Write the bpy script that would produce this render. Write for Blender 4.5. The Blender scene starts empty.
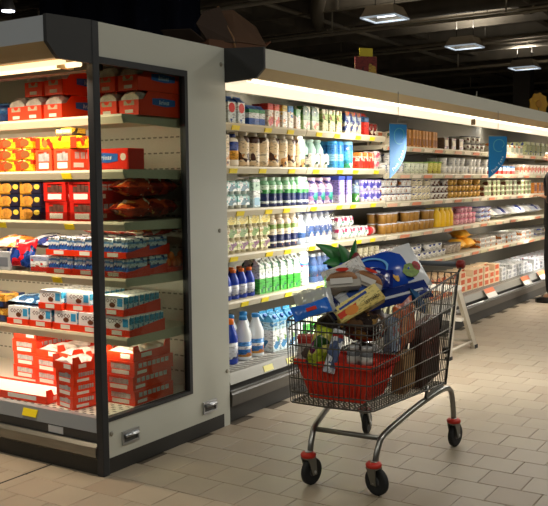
import bpy, bmesh, math, random
from mathutils import Vector, Matrix, Euler
random.seed(7)
SC = bpy.context.scene
COL = SC.collection
PI = math.pi

# ---------------------------------------------------------------- camera
cam_d = bpy.data.cameras.new('camera'); cam = bpy.data.objects.new('camera', cam_d); COL.objects.link(cam)
A1 = (0.54080126, -0.84108861, -0.01019559)   # photo right, in world axes
A2 = (-0.07436187, -0.03573246, -0.99659094)  # photo down
A3 = (0.83785697, 0.5397158, -0.08186908)     # view direction
cam.matrix_world = Matrix(((A1[0], -A2[0], -A3[0], -2.856), (A1[1], -A2[1], -A3[1], -2.796), (A1[2], -A2[2], -A3[2], 1.36), (0, 0, 0, 1)))
cam_d.sensor_fit = 'HORIZONTAL'; cam_d.sensor_width = 36.0; cam_d.lens = 36.0 * 860.09 / 548.0
cam_d.clip_start = 0.05; cam_d.clip_end = 200
SC.camera = cam

# ---------------------------------------------------------------- world, exposure
SC.view_settings.view_transform = 'Standard'; SC.view_settings.look = 'None'
SC.view_settings.exposure = 0.0; SC.view_settings.gamma = 1.0; SC.view_settings.use_curve_mapping = False
W = bpy.data.worlds.new('store_air'); SC.world = W; W.use_nodes = True
W.node_tree.nodes['Background'].inputs[0].default_value = (0.9, 0.95, 1.0, 1)
W.node_tree.nodes['Background'].inputs[1].default_value = 0.05
try:
    SC.cycles.max_bounces = 6; SC.cycles.transparent_max_bounces = 12; SC.cycles.use_denoising = True
    SC.cycles.sample_clamp_indirect = 4.0; SC.cycles.caustics_reflective = False; SC.cycles.caustics_refractive = False
except Exception:
    pass

def area(name, loc, size, energy, color, aim=(0, 0, -1), up='Y', spread=PI):
    l = bpy.data.lights.new(name, 'AREA'); l.shape = 'RECTANGLE'; l.size, l.size_y = size
    l.energy = energy; l.color = color; l.spread = spread
    o = bpy.data.objects.new(name, l); COL.objects.link(o)
    o.location = loc; o.rotation_euler = Vector(aim).to_track_quat('-Z', up).to_euler()
    return o
WARM = (1.0, 0.80, 0.58); COOL = (1.0, 0.95, 0.86); HALL = (1.0, 0.97, 0.87)
# tubes under the canopies
area('canopy_lamp_end_case', (-0.06, 0.95, 1.868), (1.7, 0.02), 19, WARM, (0.3, 0, -1), 'Y', 2.3)
for i in range(3):
    area('canopy_lamp_long_case', (1.02 + 3.75 * i + 1.87, -0.02, 1.885), (3.7, 0.14), 70, COOL if i == 0 else (1.0, 0.87, 0.70), (0, 0.7, -1), 'X')
# tubes under the shelf fronts
for z in (1.72, 1.46, 1.20, 0.925, 0.637):      # near bays, then the bays whose shelves hang a little lower
    area('shelf_lamp_long_case', (2.28, 0.241, z - 0.051), (2.45, 0.014), 7.0, COOL, (0, 0.75, -1), 'X')
for z in (1.655, 1.425, 1.19, 0.92, 0.645):
    area('shelf_lamp_long_case', (7.4, 0.241, z - 0.051), (7.6, 0.014), 17.0, COOL, (0, 0.75, -1), 'X')
for z, e_ in ((1.635, 5.0), (1.37, 0.9), (1.115, 2.6), (0.84, 4.2), (0.55, 5.0)):
    area('shelf_lamp_end_case', (0.275, 0.93, z), (1.7, 0.02), e_, WARM, (0.8, 0, -1), 'Y')
# hall lamps: the visible row and the rows the store goes on with behind the photographer
LAMPS = [(12.28, 4.4), (16.55, 4.4), (21.2, 4.4)]
for x, y in LAMPS:
    area('hall_lamp', (x, y, 4.47), (0.4, 0.45), 60, (0.85, 0.92, 1.0), spread=2.2)
    area('ceiling_fill', (x, y, 4.85), (0.5, 0.5), 45, (1.0, 0.95, 0.86), (0, 0, 1))  # unseen upward fill, added above each lamp to brighten the ceiling
for x, y in ((-3.5, -4.5), (1.0, -4.5), (5.5, -4.5), (10.0, -4.5), (-5.5, -0.5), (-5.5, 3.5), (14.5, -4.5)):
    area('hall_lamp', (x, y, 4.44), (0.6, 1.2), 74, HALL)
    area('ceiling_fill', (x, y, 4.85), (0.5, 0.5), 45, (1.0, 0.95, 0.86), (0, 0, 1))  # the same added ceiling fill, no fixture of its own

# ---------------------------------------------------------------- materials
def lin(h):
    h = h.lstrip('#'); c = [int(h[i:i + 2], 16) / 255 for i in (0, 2, 4)]
    return tuple(x / 12.92 if x <= 0.04045 else ((x + 0.055) / 1.055) ** 2.4 for x in c) + (1,)
MC = {}
def M(h, rough=0.5, metal=0.0, noise=0.0, nscale=8.0, emit=None, estr=0.0, bump=0.0, bscale=60.0, stretch=None, coat=0.0):
    key = (h, rough, metal, noise, nscale, emit, estr, bump, bscale, stretch, coat)
    if key in MC: return MC[key]
    m = bpy.data.materials.new('paint_' + h.strip('#')); m.use_nodes = True
    nt = m.node_tree; b = nt.nodes['Principled BSDF']
    b.inputs['Base Color'].default_value = lin(h); b.inputs['Roughness'].default_value = rough; b.inputs['Metallic'].default_value = metal
    if coat: b.inputs['Coat Weight'].default_value = coat
    if noise or bump:
        tc = nt.nodes.new('ShaderNodeTexCoord'); mp = nt.nodes.new('ShaderNodeMapping'); nt.links.new(tc.outputs['Object'], mp.inputs[0])
        if stretch: mp.inputs['Scale'].default_value = stretch
    if noise:
        n = nt.nodes.new('ShaderNodeTexNoise'); n.inputs['Scale'].default_value = nscale; n.inputs['Detail'].default_value = 4
        nt.links.new(mp.outputs[0], n.inputs['Vector'])
        r = nt.nodes.new('ShaderNodeMapRange'); r.inputs['From Min'].default_value = 0.3; r.inputs['From Max'].default_value = 0.7
        r.inputs['To Min'].default_value = 1 - noise; r.inputs['To Max'].default_value = 1 + noise
        nt.links.new(n.outputs['Fac'], r.inputs['Value'])
        h_ = nt.nodes.new('ShaderNodeHueSaturation'); h_.inputs['Color'].default_value = lin(h)
        nt.links.new(r.outputs[0], h_.inputs['Value']); nt.links.new(h_.outputs[0], b.inputs['Base Color'])
    if bump:
        n2 = nt.nodes.new('ShaderNodeTexNoise'); n2.inputs['Scale'].default_value = bscale
        nt.links.new(mp.outputs[0], n2.inputs['Vector'])
        bp = nt.nodes.new('ShaderNodeBump'); bp.inputs['Strength'].default_value = bump; bp.inputs['Distance'].default_value = 0.01
        nt.links.new(n2.outputs['Fac'], bp.inputs['Height']); nt.links.new(bp.outputs[0], b.inputs['Normal'])
    if emit:
        b.inputs['Emission Color'].default_value = lin(emit); b.inputs['Emission Strength'].default_value = estr
    MC[key] = m
    return m
def P(bands, blobs=(), rough=0.35, axis='Z', metal=0.0, seed=0.0):
    """printed packaging: bands of colour along one axis of the pack, then printed blotches [(hex, scale, threshold)]"""
    key = ('P', tuple(bands), tuple(blobs), rough, axis, metal, seed)
    if key in MC: return MC[key]
    m = bpy.data.materials.new('print_' + bands[0][1].strip('#')); m.use_nodes = True
    nt = m.node_tree; b = nt.nodes['Principled BSDF']; b.inputs['Roughness'].default_value = rough; b.inputs['Metallic'].default_value = metal
    tc = nt.nodes.new('ShaderNodeTexCoord'); sx = nt.nodes.new('ShaderNodeSeparateXYZ'); nt.links.new(tc.outputs['Generated'], sx.inputs[0])
    cr = nt.nodes.new('ShaderNodeValToRGB'); cr.color_ramp.interpolation = 'CONSTANT'
    els = cr.color_ramp.elements
    while len(els) < len(bands): els.new(0.5)
    while len(els) > len(bands): els.remove(els[-1])
    for e, (p, c) in zip(els, bands): e.position = p; e.color = lin(c)
    nt.links.new(sx.outputs[axis], cr.inputs[0]); out = cr.outputs[0]
    for i, (c, s, t) in enumerate(blobs):
        n = nt.nodes.new('ShaderNodeTexNoise'); n.noise_dimensions = '4D'; n.inputs['Scale'].default_value = s; n.inputs['Detail'].default_value = 1.5
        n.inputs['W'].default_value = seed + i * 3.7; nt.links.new(tc.outputs['Object'], n.inputs['Vector'])
        g = nt.nodes.new('ShaderNodeMath'); g.operation = 'GREATER_THAN'; g.inputs[1].default_value = t
        nt.links.new(n.outputs['Fac'], g.inputs[0])
        mx = nt.nodes.new('ShaderNodeMix'); mx.data_type = 'RGBA'; nt.links.new(g.outputs[0], mx.inputs[0])
        nt.links.new(out, mx.inputs[6]); mx.inputs[7].default_value = lin(c); out = mx.outputs[2]
    # fine print: short dark lines, like the small text and pictures on a pack
    mp = nt.nodes.new('ShaderNodeMapping'); mp.inputs['Scale'].default_value = (1.0, 1.0, 3.2); mp.inputs['Location'].default_value = (seed * 1.7, seed, seed * 0.6)
    nt.links.new(tc.outputs['Object'], mp.inputs[0])
    n = nt.nodes.new('ShaderNodeTexNoise'); n.inputs['Scale'].default_value = 42; n.inputs['Detail'].default_value = 1; nt.links.new(mp.outputs[0], n.inputs['Vector'])
    g = nt.nodes.new('ShaderNodeMapRange'); g.inputs['From Min'].default_value = 0.56; g.inputs['From Max'].default_value = 0.62; g.inputs['To Max'].default_value = 0.62
    nt.links.new(n.outputs['Fac'], g.inputs['Value'])
    hs = nt.nodes.new('ShaderNodeHueSaturation'); hs.inputs['Value'].default_value = 0.22; hs.inputs['Saturation'].default_value = 1.2; nt.links.new(out, hs.inputs['Color'])
    mx = nt.nodes.new('ShaderNodeMix'); mx.data_type = 'RGBA'; nt.links.new(g.outputs[0], mx.inputs[0]); nt.links.new(out, mx.inputs[6]); nt.links.new(hs.outputs[0], mx.inputs[7])
    nt.links.new(mx.outputs[2], b.inputs['Base Color'])
    MC[key] = m
    return m
def glassy(name, tint, rough=0.02, gloss=0.08, alpha=None):
    m = bpy.data.materials.new(name); m.use_nodes = True; nt = m.node_tree
    for n in list(nt.nodes): nt.nodes.remove(n)
    o = nt.nodes.new('ShaderNodeOutputMaterial'); t = nt.nodes.new('ShaderNodeBsdfTransparent'); t.inputs[0].default_value = lin(tint)
    g = nt.nodes.new('ShaderNodeBsdfGlossy'); g.inputs['Roughness'].default_value = rough; g.inputs[0].default_value = (1, 1, 1, 1)
    f = nt.nodes.new('ShaderNodeLayerWeight'); pw = nt.nodes.new('ShaderNodeMath'); pw.operation = 'POWER'; pw.inputs[1].default_value = 5
    a = nt.nodes.new('ShaderNodeMath'); a.operation = 'MULTIPLY_ADD'; a.inputs[1].default_value = 0.9; a.inputs[2].default_value = gloss; a.use_clamp = True
    mx = nt.nodes.new('ShaderNodeMixShader')
    nt.links.new(f.outputs['Facing'], pw.inputs[0]); nt.links.new(pw.outputs[0], a.inputs[0]); nt.links.new(a.outputs[0], mx.inputs[0]); nt.links.new(t.outputs[0], mx.inputs[1]); nt.links.new(g.outputs[0], mx.inputs[2])
    out = mx.outputs[0]
    if alpha is not None:      # cloudy wrap: some milky plastic in the film
        d = nt.nodes.new('ShaderNodeBsdfDiffuse'); d.inputs[0].default_value = lin('#dfe3e4')
        m2 = nt.nodes.new('ShaderNodeMixShader'); m2.inputs[0].default_value = alpha
        nt.links.new(out, m2.inputs[1]); nt.links.new(d.outputs[0], m2.inputs[2]); out = m2.outputs[0]
    nt.links.new(out, o.inputs[0])
    return m
GLASS = glassy('pane_glass', '#dfe6e0', 0.01, 0.03)
FILM = glassy('clear_film', '#f6f7f7', 0.12, 0.06, 0.04)
CLOUDY = glassy('cloudy_film', '#eef2f2', 0.2, 0.15, 0.5)
PANEL = M('#c8cabf', 0.45, noise=0.03, nscale=3)
DARK = M('#24262a', 0.5); BLACK = M('#16171a', 0.45); KICK = M('#26241f', 0.6, noise=0.2, nscale=4)
SHELF = M('#c4bba2', 0.45); INNER = M('#d9dad2', 0.5); RAIL = M('#efe9d6', 0.4)
STEEL = M('#b9bcc0', 0.3, 0.9); CHROME = M('#c8ccd0', 0.22, 1.0); WIRE = M('#5e5c56', 0.35, 0.85)
YTAG = M('#f0d81e', 0.5); WHITE = M('#f2f0ea', 0.4); OTAG = M('#e8743a', 0.5)
RED = M('#ec3812', 0.4); REDP = M('#ee3d14', 0.35, noise=0.06); RUBBER = M('#1b1c1d', 0.75)

# ---------------------------------------------------------------- mesh helper
class MB:
    def __init__(s): s.v = []; s.f = []; s.m = []; s.sm = []
    def add(s, vs, fs, mi=0, smooth=False, T=None):
        b = len(s.v)
        s.v += [tuple(T @ Vector(p)) if T else tuple(p) for p in vs]
        s.f += [tuple(b + i for i in f) for f in fs]; s.m += [mi] * len(fs); s.sm += [smooth] * len(fs)
        return s
    def box(s, a, b, mi=0, T=None, front=None):
        (x0, y0, z0), (x1, y1, z1) = a, b
        vs = [(x0, y0, z0), (x1, y0, z0), (x1, y1, z0), (x0, y1, z0), (x0, y0, z1), (x1, y0, z1), (x1, y1, z1), (x0, y1, z1)]
        fs = [(0, 3, 2, 1), (4, 5, 6, 7), (0, 1, 5, 4), (1, 2, 6, 5), (2, 3, 7, 6), (3, 0, 4, 7)]
        s.add(vs, fs, mi, False, T)
        if front is not None: s.m[-4] = front
        return s
    def prism(s, poly, axis, a, b, mi=0, T=None):
        """poly: 2D outline; axis 'x': (y,z) outline run along x, 'y': (x,z), 'z': (x,y)"""
        n = len(poly)
        def p3(p, t): return {'x': (t, p[0], p[1]), 'y': (p[0], t, p[1]), 'z': (p[0], p[1], t)}[axis]
        vs = [p3(p, a) for p in poly] + [p3(p, b) for p in poly]
        fs = [tuple(range(n - 1, -1, -1)), tuple(range(n, 2 * n))] + [(i, (i + 1) % n, n + (i + 1) % n, n + i) for i in range(n)]
        return s.add(vs, fs, mi, False, T)
    def lathe(s, prof, seg=12, mi=0, T=None, smooth=True, mis=None):
        vs = []; fs = []
        for r, z in prof:
            for k in range(seg):
                a = 2 * PI * k / seg; vs.append((r * math.cos(a), r * math.sin(a), z))
        b0 = len(s.f)
        for i in range(len(prof) - 1):
            for k in range(seg):
                k2 = (k + 1) % seg
                fs.append((i * seg + k, i * seg + k2, (i + 1) * seg + k2, (i + 1) * seg + k))
        s.add(vs, fs, mi, smooth, T)
        if mis:
            for i in range(len(prof) - 1):
                for k in range(seg): s.m[b0 + i * seg + k] = mis[i]
        n = len(prof)
        b = len(s.v) - len(vs)
        s.f.append(tuple(b + k for k in range(seg - 1, -1, -1))); s.m.append(mi if not mis else mis[0]); s.sm.append(False)
        s.f.append(tuple(b + (n - 1) * seg + k for k in range(seg))); s.m.append(mi if not mis else mis[-1]); s.sm.append(False)
        return s
    def tube(s, pts, r, seg=6, mi=0, T=None, smooth=True):
        pts = [Vector(p) for p in pts]; rings = []
        n = len(pts); vs = []; fs = []
        prev = None
        for i, p in enumerate(pts):
            d = (pts[min(i + 1, n - 1)] - pts[max(i - 1, 0)]).normalized()
            if prev is None:
                u = d.orthogonal().normalized()
            else:
                u = (prev - d * prev.dot(d)).normalized()
            prev = u; w = d.cross(u)
            rr = r[i] if isinstance(r, (list, tuple)) else r
            for k in range(seg):
                a = 2 * PI * k / seg; vs.append(p + (u * math.cos(a) + w * math.sin(a)) * rr)
        for i in range(n - 1):
            for k in range(seg):
                k2 = (k + 1) % seg
                fs.append((i * seg + k, i * seg + k2, (i + 1) * seg + k2, (i + 1) * seg + k))
        fs.append(tuple(range(seg - 1, -1, -1))); fs.append(tuple((n - 1) * seg + k for k in range(seg)))
        return s.add(vs, fs, mi, smooth, T)
    def mesh(s, name, mats):
        me = bpy.data.meshes.new(name); me.from_pydata(s.v, [], s.f)
        for m in (mats if isinstance(mats, (list, tuple)) else [mats]): me.materials.append(m)
        me.polygons.foreach_set('material_index', s.m); me.polygons.foreach_set('use_smooth', s.sm); me.update()
        return me
def obj(name, mb, mats, parent=None, loc=(0, 0, 0), rot=(0, 0, 0), bevel=0.0):
    me = mb if isinstance(mb, bpy.types.Mesh) else mb.mesh(name, mats)
    o = bpy.data.objects.new(name, me); COL.objects.link(o); o.location = loc; o.rotation_euler = rot
    if parent: o.parent = parent
    if bevel: b = o.modifiers.new('edge', 'BEVEL'); b.width = bevel; b.segments = 2; b.limit_method = 'ANGLE'
    return o
def empty(name, loc=(0, 0, 0), rot=(0, 0, 0)):
    o = bpy.data.objects.new(name, None); COL.objects.link(o); o.location = loc; o.rotation_euler = rot; o.empty_display_size = 0.1
    return o
def tag(o, label, cat, group=None):
    o['label'] = label; o['category'] = cat
    if group: o['group'] = group
    return o
def kind(o, k): o['kind'] = k; return o
def copy_tree(o, parent=None):
    c = o.copy(); COL.objects.link(c)
    if parent: c.parent = parent; c.matrix_parent_inverse.identity()
    for ch in KIDS.get(o.name, []): copy_tree(ch, c)
    return c
KIDS = {}
def remember(o):
    KIDS[o.name] = list(o.children)
    for c in o.children: remember(c)
    return o
TXT = {}
def lettering(word, h, mat, parent, loc, rot=(PI / 2, 0, 0), name='lettering', width=None, shear=0.0, lift=0.0004):
    key = (word, shear)
    if key not in TXT:
        c = bpy.data.curves.new('lettering', 'FONT'); c.body = word; c.size = 1.0; c.align_x = 'CENTER'; c.align_y = 'CENTER'; c.resolution_u = 1; c.shear = shear
        c.offset = 0.012
        t = bpy.data.objects.new('lettering_source', c); COL.objects.link(t)
        dg = bpy.context.evaluated_depsgraph_get(); me = bpy.data.meshes.new_from_object(t.evaluated_get(dg))
        bpy.data.objects.remove(t); bpy.data.curves.remove(c)
        xs = [v.co.x for v in me.vertices]; ys = [v.co.y for v in me.vertices]
        TXT[key] = (me, max(xs) - min(xs), max(ys) - min(ys))
    me0, w, hh = TXT[key]
    me = me0.copy(); me.materials.clear(); me.materials.append(mat)
    o = bpy.data.objects.new(name, me); COL.objects.link(o); o.parent = parent
    sy = h / hh; sx = width / w if width else sy
    o.scale = (sx, sy, 1); o.location = loc; o.rotation_euler = rot
    return o
ORD = ('first second third fourth fifth sixth seventh eighth ninth tenth eleventh twelfth thirteenth fourteenth fifteenth sixteenth seventeenth eighteenth nineteenth twentieth').split()
ORD += ['twenty-' + w for w in ORD[:9]] + ['thirtieth'] + ['thirty-' + w for w in ORD[:9]] + ['fortieth']
def U(a, b): return random.uniform(a, b)
#@@PART2
# ---------------------------------------------------------------- floor
TILE = 0.197
def tile_mat(island):
    m = bpy.data.materials.new('floor_tile_glaze'); m.use_nodes = True; nt = m.node_tree; b = nt.nodes['Principled BSDF']
    b.inputs['Roughness'].default_value = 0.32
    if island: g = nt.nodes.new('ShaderNodeNewGeometry'); ro = g.outputs['Random Per Island']
    else: g = nt.nodes.new('ShaderNodeObjectInfo'); ro = g.outputs['Random']
    cr = nt.nodes.new('ShaderNodeValToRGB'); e = cr.color_ramp.elements
    e[0].position = 0; e[0].color = lin('#978a78'); e[1].position = 1; e[1].color = lin('#9f9380')
    e.new(0.12).color = lin('#958673'); e.new(0.2).color = lin('#9b8e7c')
    nt.links.new(ro, cr.inputs[0])
    ge = nt.nodes.new('ShaderNodeNewGeometry'); n = nt.nodes.new('ShaderNodeTexNoise'); n.inputs['Scale'].default_value = 5; n.inputs['Detail'].default_value = 6
    nt.links.new(ge.outputs['Position'], n.inputs['Vector'])
    r = nt.nodes.new('ShaderNodeMapRange'); r.inputs['From Min'].default_value = 0.3; r.inputs['From Max'].default_value = 0.7; r.inputs['To Min'].default_value = 0.94; r.inputs['To Max'].default_value = 1.07
    nt.links.new(n.outputs['Fac'], r.inputs['Value'])
    h = nt.nodes.new('ShaderNodeHueSaturation'); nt.links.new(r.outputs[0], h.inputs['Value']); nt.links.new(cr.outputs[0], h.inputs['Color'])
    nt.links.new(h.outputs[0], b.inputs['Base Color'])
    r2 = nt.nodes.new('ShaderNodeMapRange'); r2.inputs['To Min'].default_value = 0.34; r2.inputs['To Max'].default_value = 0.52
    nt.links.new(n.outputs['Fac'], r2.inputs['Value']); nt.links.new(r2.outputs[0], b.inputs['Roughness'])
    return m
GROUT = M('#51473a', 0.9, noise=0.15, nscale=9)
fl = obj('floor', MB().box((-20, -14, -0.1), (45, 18, -0.006)), GROUT); kind(fl, 'structure')
tm1, tm2 = tile_mat(False), tile_mat(True)
def tile_mb():
    h = TILE / 2 - 0.0014; k = 0.003
    mb = MB()
    lo = [(-h, -h, -0.006), (h, -h, -0.006), (h, h, -0.006), (-h, h, -0.006)]
    mid = [(x, y, -0.0012) for x, y, z in lo]; top = [(x * (1 - k / h), y * (1 - k / h), 0.0) for x, y, z in lo]
    fs = [(8, 9, 10, 11)]
    for a in (0, 4): fs += [(a + i, a + (i + 1) % 4, a + 4 + (i + 1) % 4, a + 4 + i) for i in range(4)]
    mb.add(lo + mid + top, fs); return mb
def cam_px(x, y, z):
    d = (x + 2.856, y + 2.796, z - 1.36)
    q = [sum(a * b for a, b in zip(ax, d)) for ax in (A1, A2, A3)]
    return (q[0] / q[2] * 860 + 274, q[1] / q[2] * 860 + 253, q[2]) if q[2] > 0.1 else (-999, -999, q[2])
tiles = []
for i in range(-16, 75):
    xc = 0.03 + (i + 0.5) * TILE
    for j in range(-34, 8):
        yc = -0.03 + j * TILE + (TILE / 2 if i % 2 else 0)
        if xc > 0.0 and yc > 0.05: continue
        if xc < -0.6 and yc < -2.2: continue
        u, v, w = cam_px(xc, yc, 0)
        vis = -22 < u < 570 and v < 530 and w > 0
        tiles.append((0 if vis else 1, w, xc, yc))
tiles.sort()
tme = tile_mb().mesh('floor_tile', tm1)
rest = MB()
one = tile_mb()
for n, (nv, w, xc, yc) in enumerate(tiles):
    if n < 300 and nv == 0:
        t = obj('floor_tile', tme, None, fl, (xc, yc, U(-0.0006, 0.0004)), (U(-.002, .002), U(-.002, .002), 0))
    else:
        rest.add(one.v, one.f, 0, False, Matrix.Translation((xc, yc, U(-0.0006, 0.0004))))
obj('expansion_joint', MB().box((-0.62, 0.338, -0.004), (-0.005, 0.350, 0.0008)), M('#1f1b16', 0.9), fl)
r_ = obj('floor_tiling', rest, tm2, fl); kind(r_, 'stuff')

# ---------------------------------------------------------------- hall: ceiling, far walls, beams and pipes
CEIL = M('#4a453e', 0.9, noise=0.25, nscale=0.7)
ce = obj('ceiling', MB().box((-20, -14, 5.6), (45, 18, 5.8)), CEIL); kind(ce, 'structure')
BEAM = M('#857c6d', 0.8, noise=0.2, nscale=2); PIPE = M('#c4bba8', 0.6); PIPE2 = M('#8f8676', 0.6)
for y in (1.2, 3.1, 6.4, 8.3, 11.5, 14.0):
    obj('beam', MB().box((-18, y, 5.15), (44, y + 0.16, 5.6)), BEAM, ce)
for i in range(22):
    x = 4.0 + i * 1.9
    mb = MB(); mb.box((x, -12, 5.0), (x + 0.10, 17, 5.06)); mb.box((x + 0.03, -12, 5.06), (x + 0.07, 17, 5.4)); mb.box((x, -12, 5.4), (x + 0.10, 17, 5.46))
    obj('joist', mb, BEAM, ce)
LITE = M('#d8cdb8', 0.6)
for y, z, r in ((2.6, 5.05, 0.04), (7.0, 5.0, 0.05), (12.8, 5.0, 0.07)):
    mb = MB(); mb.tube([(-18, y, z), (44, y, z)], r, 8)
    for x in range(-16, 44, 4): mb.box((x, y - 0.012, z), (x + 0.03, y + 0.012, 5.6))
    obj('pipe', mb, PIPE2, ce)
for i, (x, z, r) in enumerate(((7.4, 4.95, 0.025), (8.6, 4.75, 0.03), (9.9, 5.0, 0.02), (11.0, 4.75, 0.045), (13.4, 4.95, 0.02), (14.6, 4.7, 0.035), (15.8, 5.0, 0.025), (18.0, 4.8, 0.05), (19.6, 4.95, 0.03), (22.5, 4.75, 0.04), (25.0, 4.9, 0.06), (28.0, 4.75, 0.04), (32.0, 4.85, 0.07), (37.0, 4.8, 0.06))):
    mb = MB(); mb.tube([(x, -12, z), (x, 17, z)], r, 8)
    for y in range(-10, 17, 4): mb.box((x - 0.012, y + (i % 4) * 0.8, z), (x + 0.012, y + (i % 4) * 0.8 + 0.03, 5.6))
    obj('pipe', mb, (LITE, PIPE2, PIPE)[i % 3], ce)
mb = MB(); mb.tube([(9.5, 4.0, 5.3), (13.5, 6.6, 5.0), (17, 8.5, 5.25)], 0.16, 10); obj('duct', mb, PIPE2, ce)
mb = MB(); mb.tube([(6, 5.0, 5.2), (9.0, 7.5, 4.9), (9.6, 11, 5.1)], 0.14, 10); obj('duct', mb, PIPE2, ce)
WALLM = M('#35322d', 0.9, noise=0.2, nscale=0.5)
kind(obj('wall_back', MB().box((-20, 18, 0), (45, 18.2, 5.8)), WALLM), 'structure')
kind(obj('wall_end', MB().box((45, -14, 0), (45.2, 18, 5.8)), WALLM), 'structure')
kind(obj('wall_front', MB().box((-20, -14.2, 0), (45, -14, 5.8)), M('#8d877b', 0.9)), 'structure')
kind(obj('wall_side', MB().box((-20.2, -14, 0), (-20, 18, 5.8)), M('#8d877b', 0.9)), 'structure')
for x, y in ((23.4, 4.9), (30.0, 9.0)):
    kind(obj('pillar', MB().box((x, y, 0), (x + 0.5, y + 0.5, 5.6)), M('#403c36', 0.9)), 'structure')
# dark blue banner cloth hung from the roof far behind the end case
mb = MB(); N = 24
for i in range(N + 1):
    y = 4.45 + 3.1 * i / N; x = 6.6 + 0.05 * math.sin(i * 1.3)
    mb.v += [(x, y, 3.05 - 0.05 * math.sin(i * 0.9)), (x, y, 5.15), (x + 0.012, y, 3.05 - 0.05 * math.sin(i * 0.9)), (x + 0.012, y, 5.15)]
for i in range(N):
    a = 4 * i
    for q in ((a, a + 4, a + 5, a + 1), (a + 2, a + 3, a + 7, a + 6), (a, a + 2, a + 6, a + 4), (a + 1, a + 5, a + 7, a + 3)):
        mb.f.append(q); mb.m.append(0); mb.sm.append(True)
tag(obj('hanging_cloth', mb, M('#0f1730', 0.95)), 'dark navy cloth hanging from the roof behind the glass-ended case', 'banner')

# hall lamps
def hall_lamp(x, y, label):
    t = empty('ceiling_lamp', (x, y, 4.45)); tag(t, label, 'lamp', 'lamps hung from the dark roof')
    hx, hy = 0.33, 0.36
    mb = MB(); s = 0.09
    lo = [(-hx, -hy, 0), (hx, -hy, 0), (hx, hy, 0), (-hx, hy, 0)]; hi = [(-hx + s, -hy + s, 0.2), (hx - s, -hy + s, 0.2), (hx - s, hy - s, 0.2), (-hx + s, hy - s, 0.2)]
    mb.add(lo + hi, [(4, 5, 6, 7)] + [(i, (i + 1) % 4, 4 + (i + 1) % 4, 4 + i) for i in range(4)])
    obj('housing', mb, M('#968b7a', 0.6), t)
    rim = MB()
    for a, b in (((-hx, -hy, -0.03), (hx, -hy + 0.03, 0)), ((-hx, hy - 0.03, -0.03), (hx, hy, 0)), ((-hx, -hy + 0.03, -0.03), (-hx + 0.03, hy - 0.03, 0)), ((hx - 0.03, -hy + 0.03, -0.03), (hx, hy - 0.03, 0))): rim.box(a, b)
    obj('rim', rim, M('#e6eef2', 0.4, emit='#dff0ff', estr=0.3), t)
    for k in range(4):
        m2 = MB(); m2.tube([(-0.18 + 0.12 * k, -0.24, 0.07), (-0.18 + 0.12 * k, 0.24, 0.07)], 0.02, 8)
        obj('tube', m2, M('#ffffff', 0.4, emit='#eaf4ff', estr=5.0), t)
    for sy in (-0.2, 0.2):
        m2 = MB(); m2.tube([(0, sy, 0.2), (0, sy, 1.15)], 0.008, 5); obj('hanger', m2, M('#3a3630', 0.7), t)
    return t
lab = ['large lit tube lamp hung from the roof above the blue flags, highest in view', 'lit tube lamp hung between the highest lamp and the smallest one', 'smallest lit tube lamp of the row, hung above the yellow flower']
for (x, y), l in zip(LAMPS, lab): hall_lamp(x, y, l)

def spot(x, y, z, label):
    t = empty('ceiling_spotlight', (x, y, z)); tag(t, label, 'lamp')
    m2 = MB(); m2.lathe([(0.13, 0.0), (0.14, 0.02), (0.10, 0.16), (0.05, 0.24)], 14); obj('reflector', m2, M('#a8a8aa', 0.35, 0.6), t)
    m2 = MB(); m2.lathe([(0.02, -0.02), (0.115, -0.012), (0.115, 0.004)], 14); obj('lens', m2, M('#ffffff', 0.3, emit='#eef4ff', estr=6.0), t)
    m2 = MB(); m2.tube([(0, 0, 0.24), (0, 0, 5.6 - z)], 0.012, 6); obj('hanger', m2, PIPE2, t)
spot(7.73, 9.6, 4.45, 'small bright spotlight hung beside the navy cloth')
spot(11.6, 8.75, 4.3, 'small bright spotlight glimpsed just over the white end panel')
# ---------------------------------------------------------------- the glass-ended case, front facing -X
H = 2.09; D = 1.9
lc = empty('glass_ended_chiller', (0.5, 0.95, 0)); tag(lc, 'open chilled snack case with a glass end panel, black corner post and grey canopy', 'fridge case')
def lpart(name, mb, mats, bevel=0.0, parent=None):
    for i, p in enumerate(mb.v): mb.v[i] = (p[0] - 0.5, p[1] - 0.95, p[2])
    return obj(name, mb, mats, parent or lc, bevel=bevel)
def ring(mb, x0, x1, z0, z1, a0, a1, c0, c1, y0, y1, mi=0):
    o = [(x0, z0), (x1, z0), (x1, z1), (x0, z1)]; i_ = [(a0, c0), (a1, c0), (a1, c1), (a0, c1)]
    vs = [(x, y0, z) for x, z in o + i_] + [(x, y1, z) for x, z in o + i_]; fs = []
    for k in range(4):
        k2 = (k + 1) % 4
        fs += [(k, k2, 4 + k2, 4 + k), (8 + k2, 8 + k, 12 + k, 12 + k2), (k2, k, 8 + k, 8 + k2), (4 + k, 4 + k2, 12 + k2, 12 + k)]
    mb.add(vs, fs, mi)
gm = MB(); ring(gm, 0.012, 1.01, 0.075, H, 0.03, 0.672, 0.25, 1.935, 0.0, 0.035)
gp = lpart('end_panel', gm, PANEL)
m2 = MB(); m2.box((0.955, 0.0, 0), (1.01, 0.035, 0.075)); lpart('panel_foot', m2, PANEL)
for nm, a, b in (('frame_rail', (0.03, -0.006, 1.905), (0.672, 0.03, 1.935)), ('frame_rail', (0.03, -0.006, 0.25), (0.672, 0.03, 0.268)), ('frame_stile', (0.648, -0.006, 0.268), (0.672, 0.03, 1.905))):
    lpart(nm, MB().box(a, b), DARK)
lpart('corner_post', MB().box((-0.012, -0.012, 0.0), (0.03, 0.03, H)), DARK, 0.004)
lpart('glass_pane', MB().box((0.03, 0.012, 0.268), (0.648, 0.018, 1.905)), GLASS)
m2 = MB()
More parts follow.
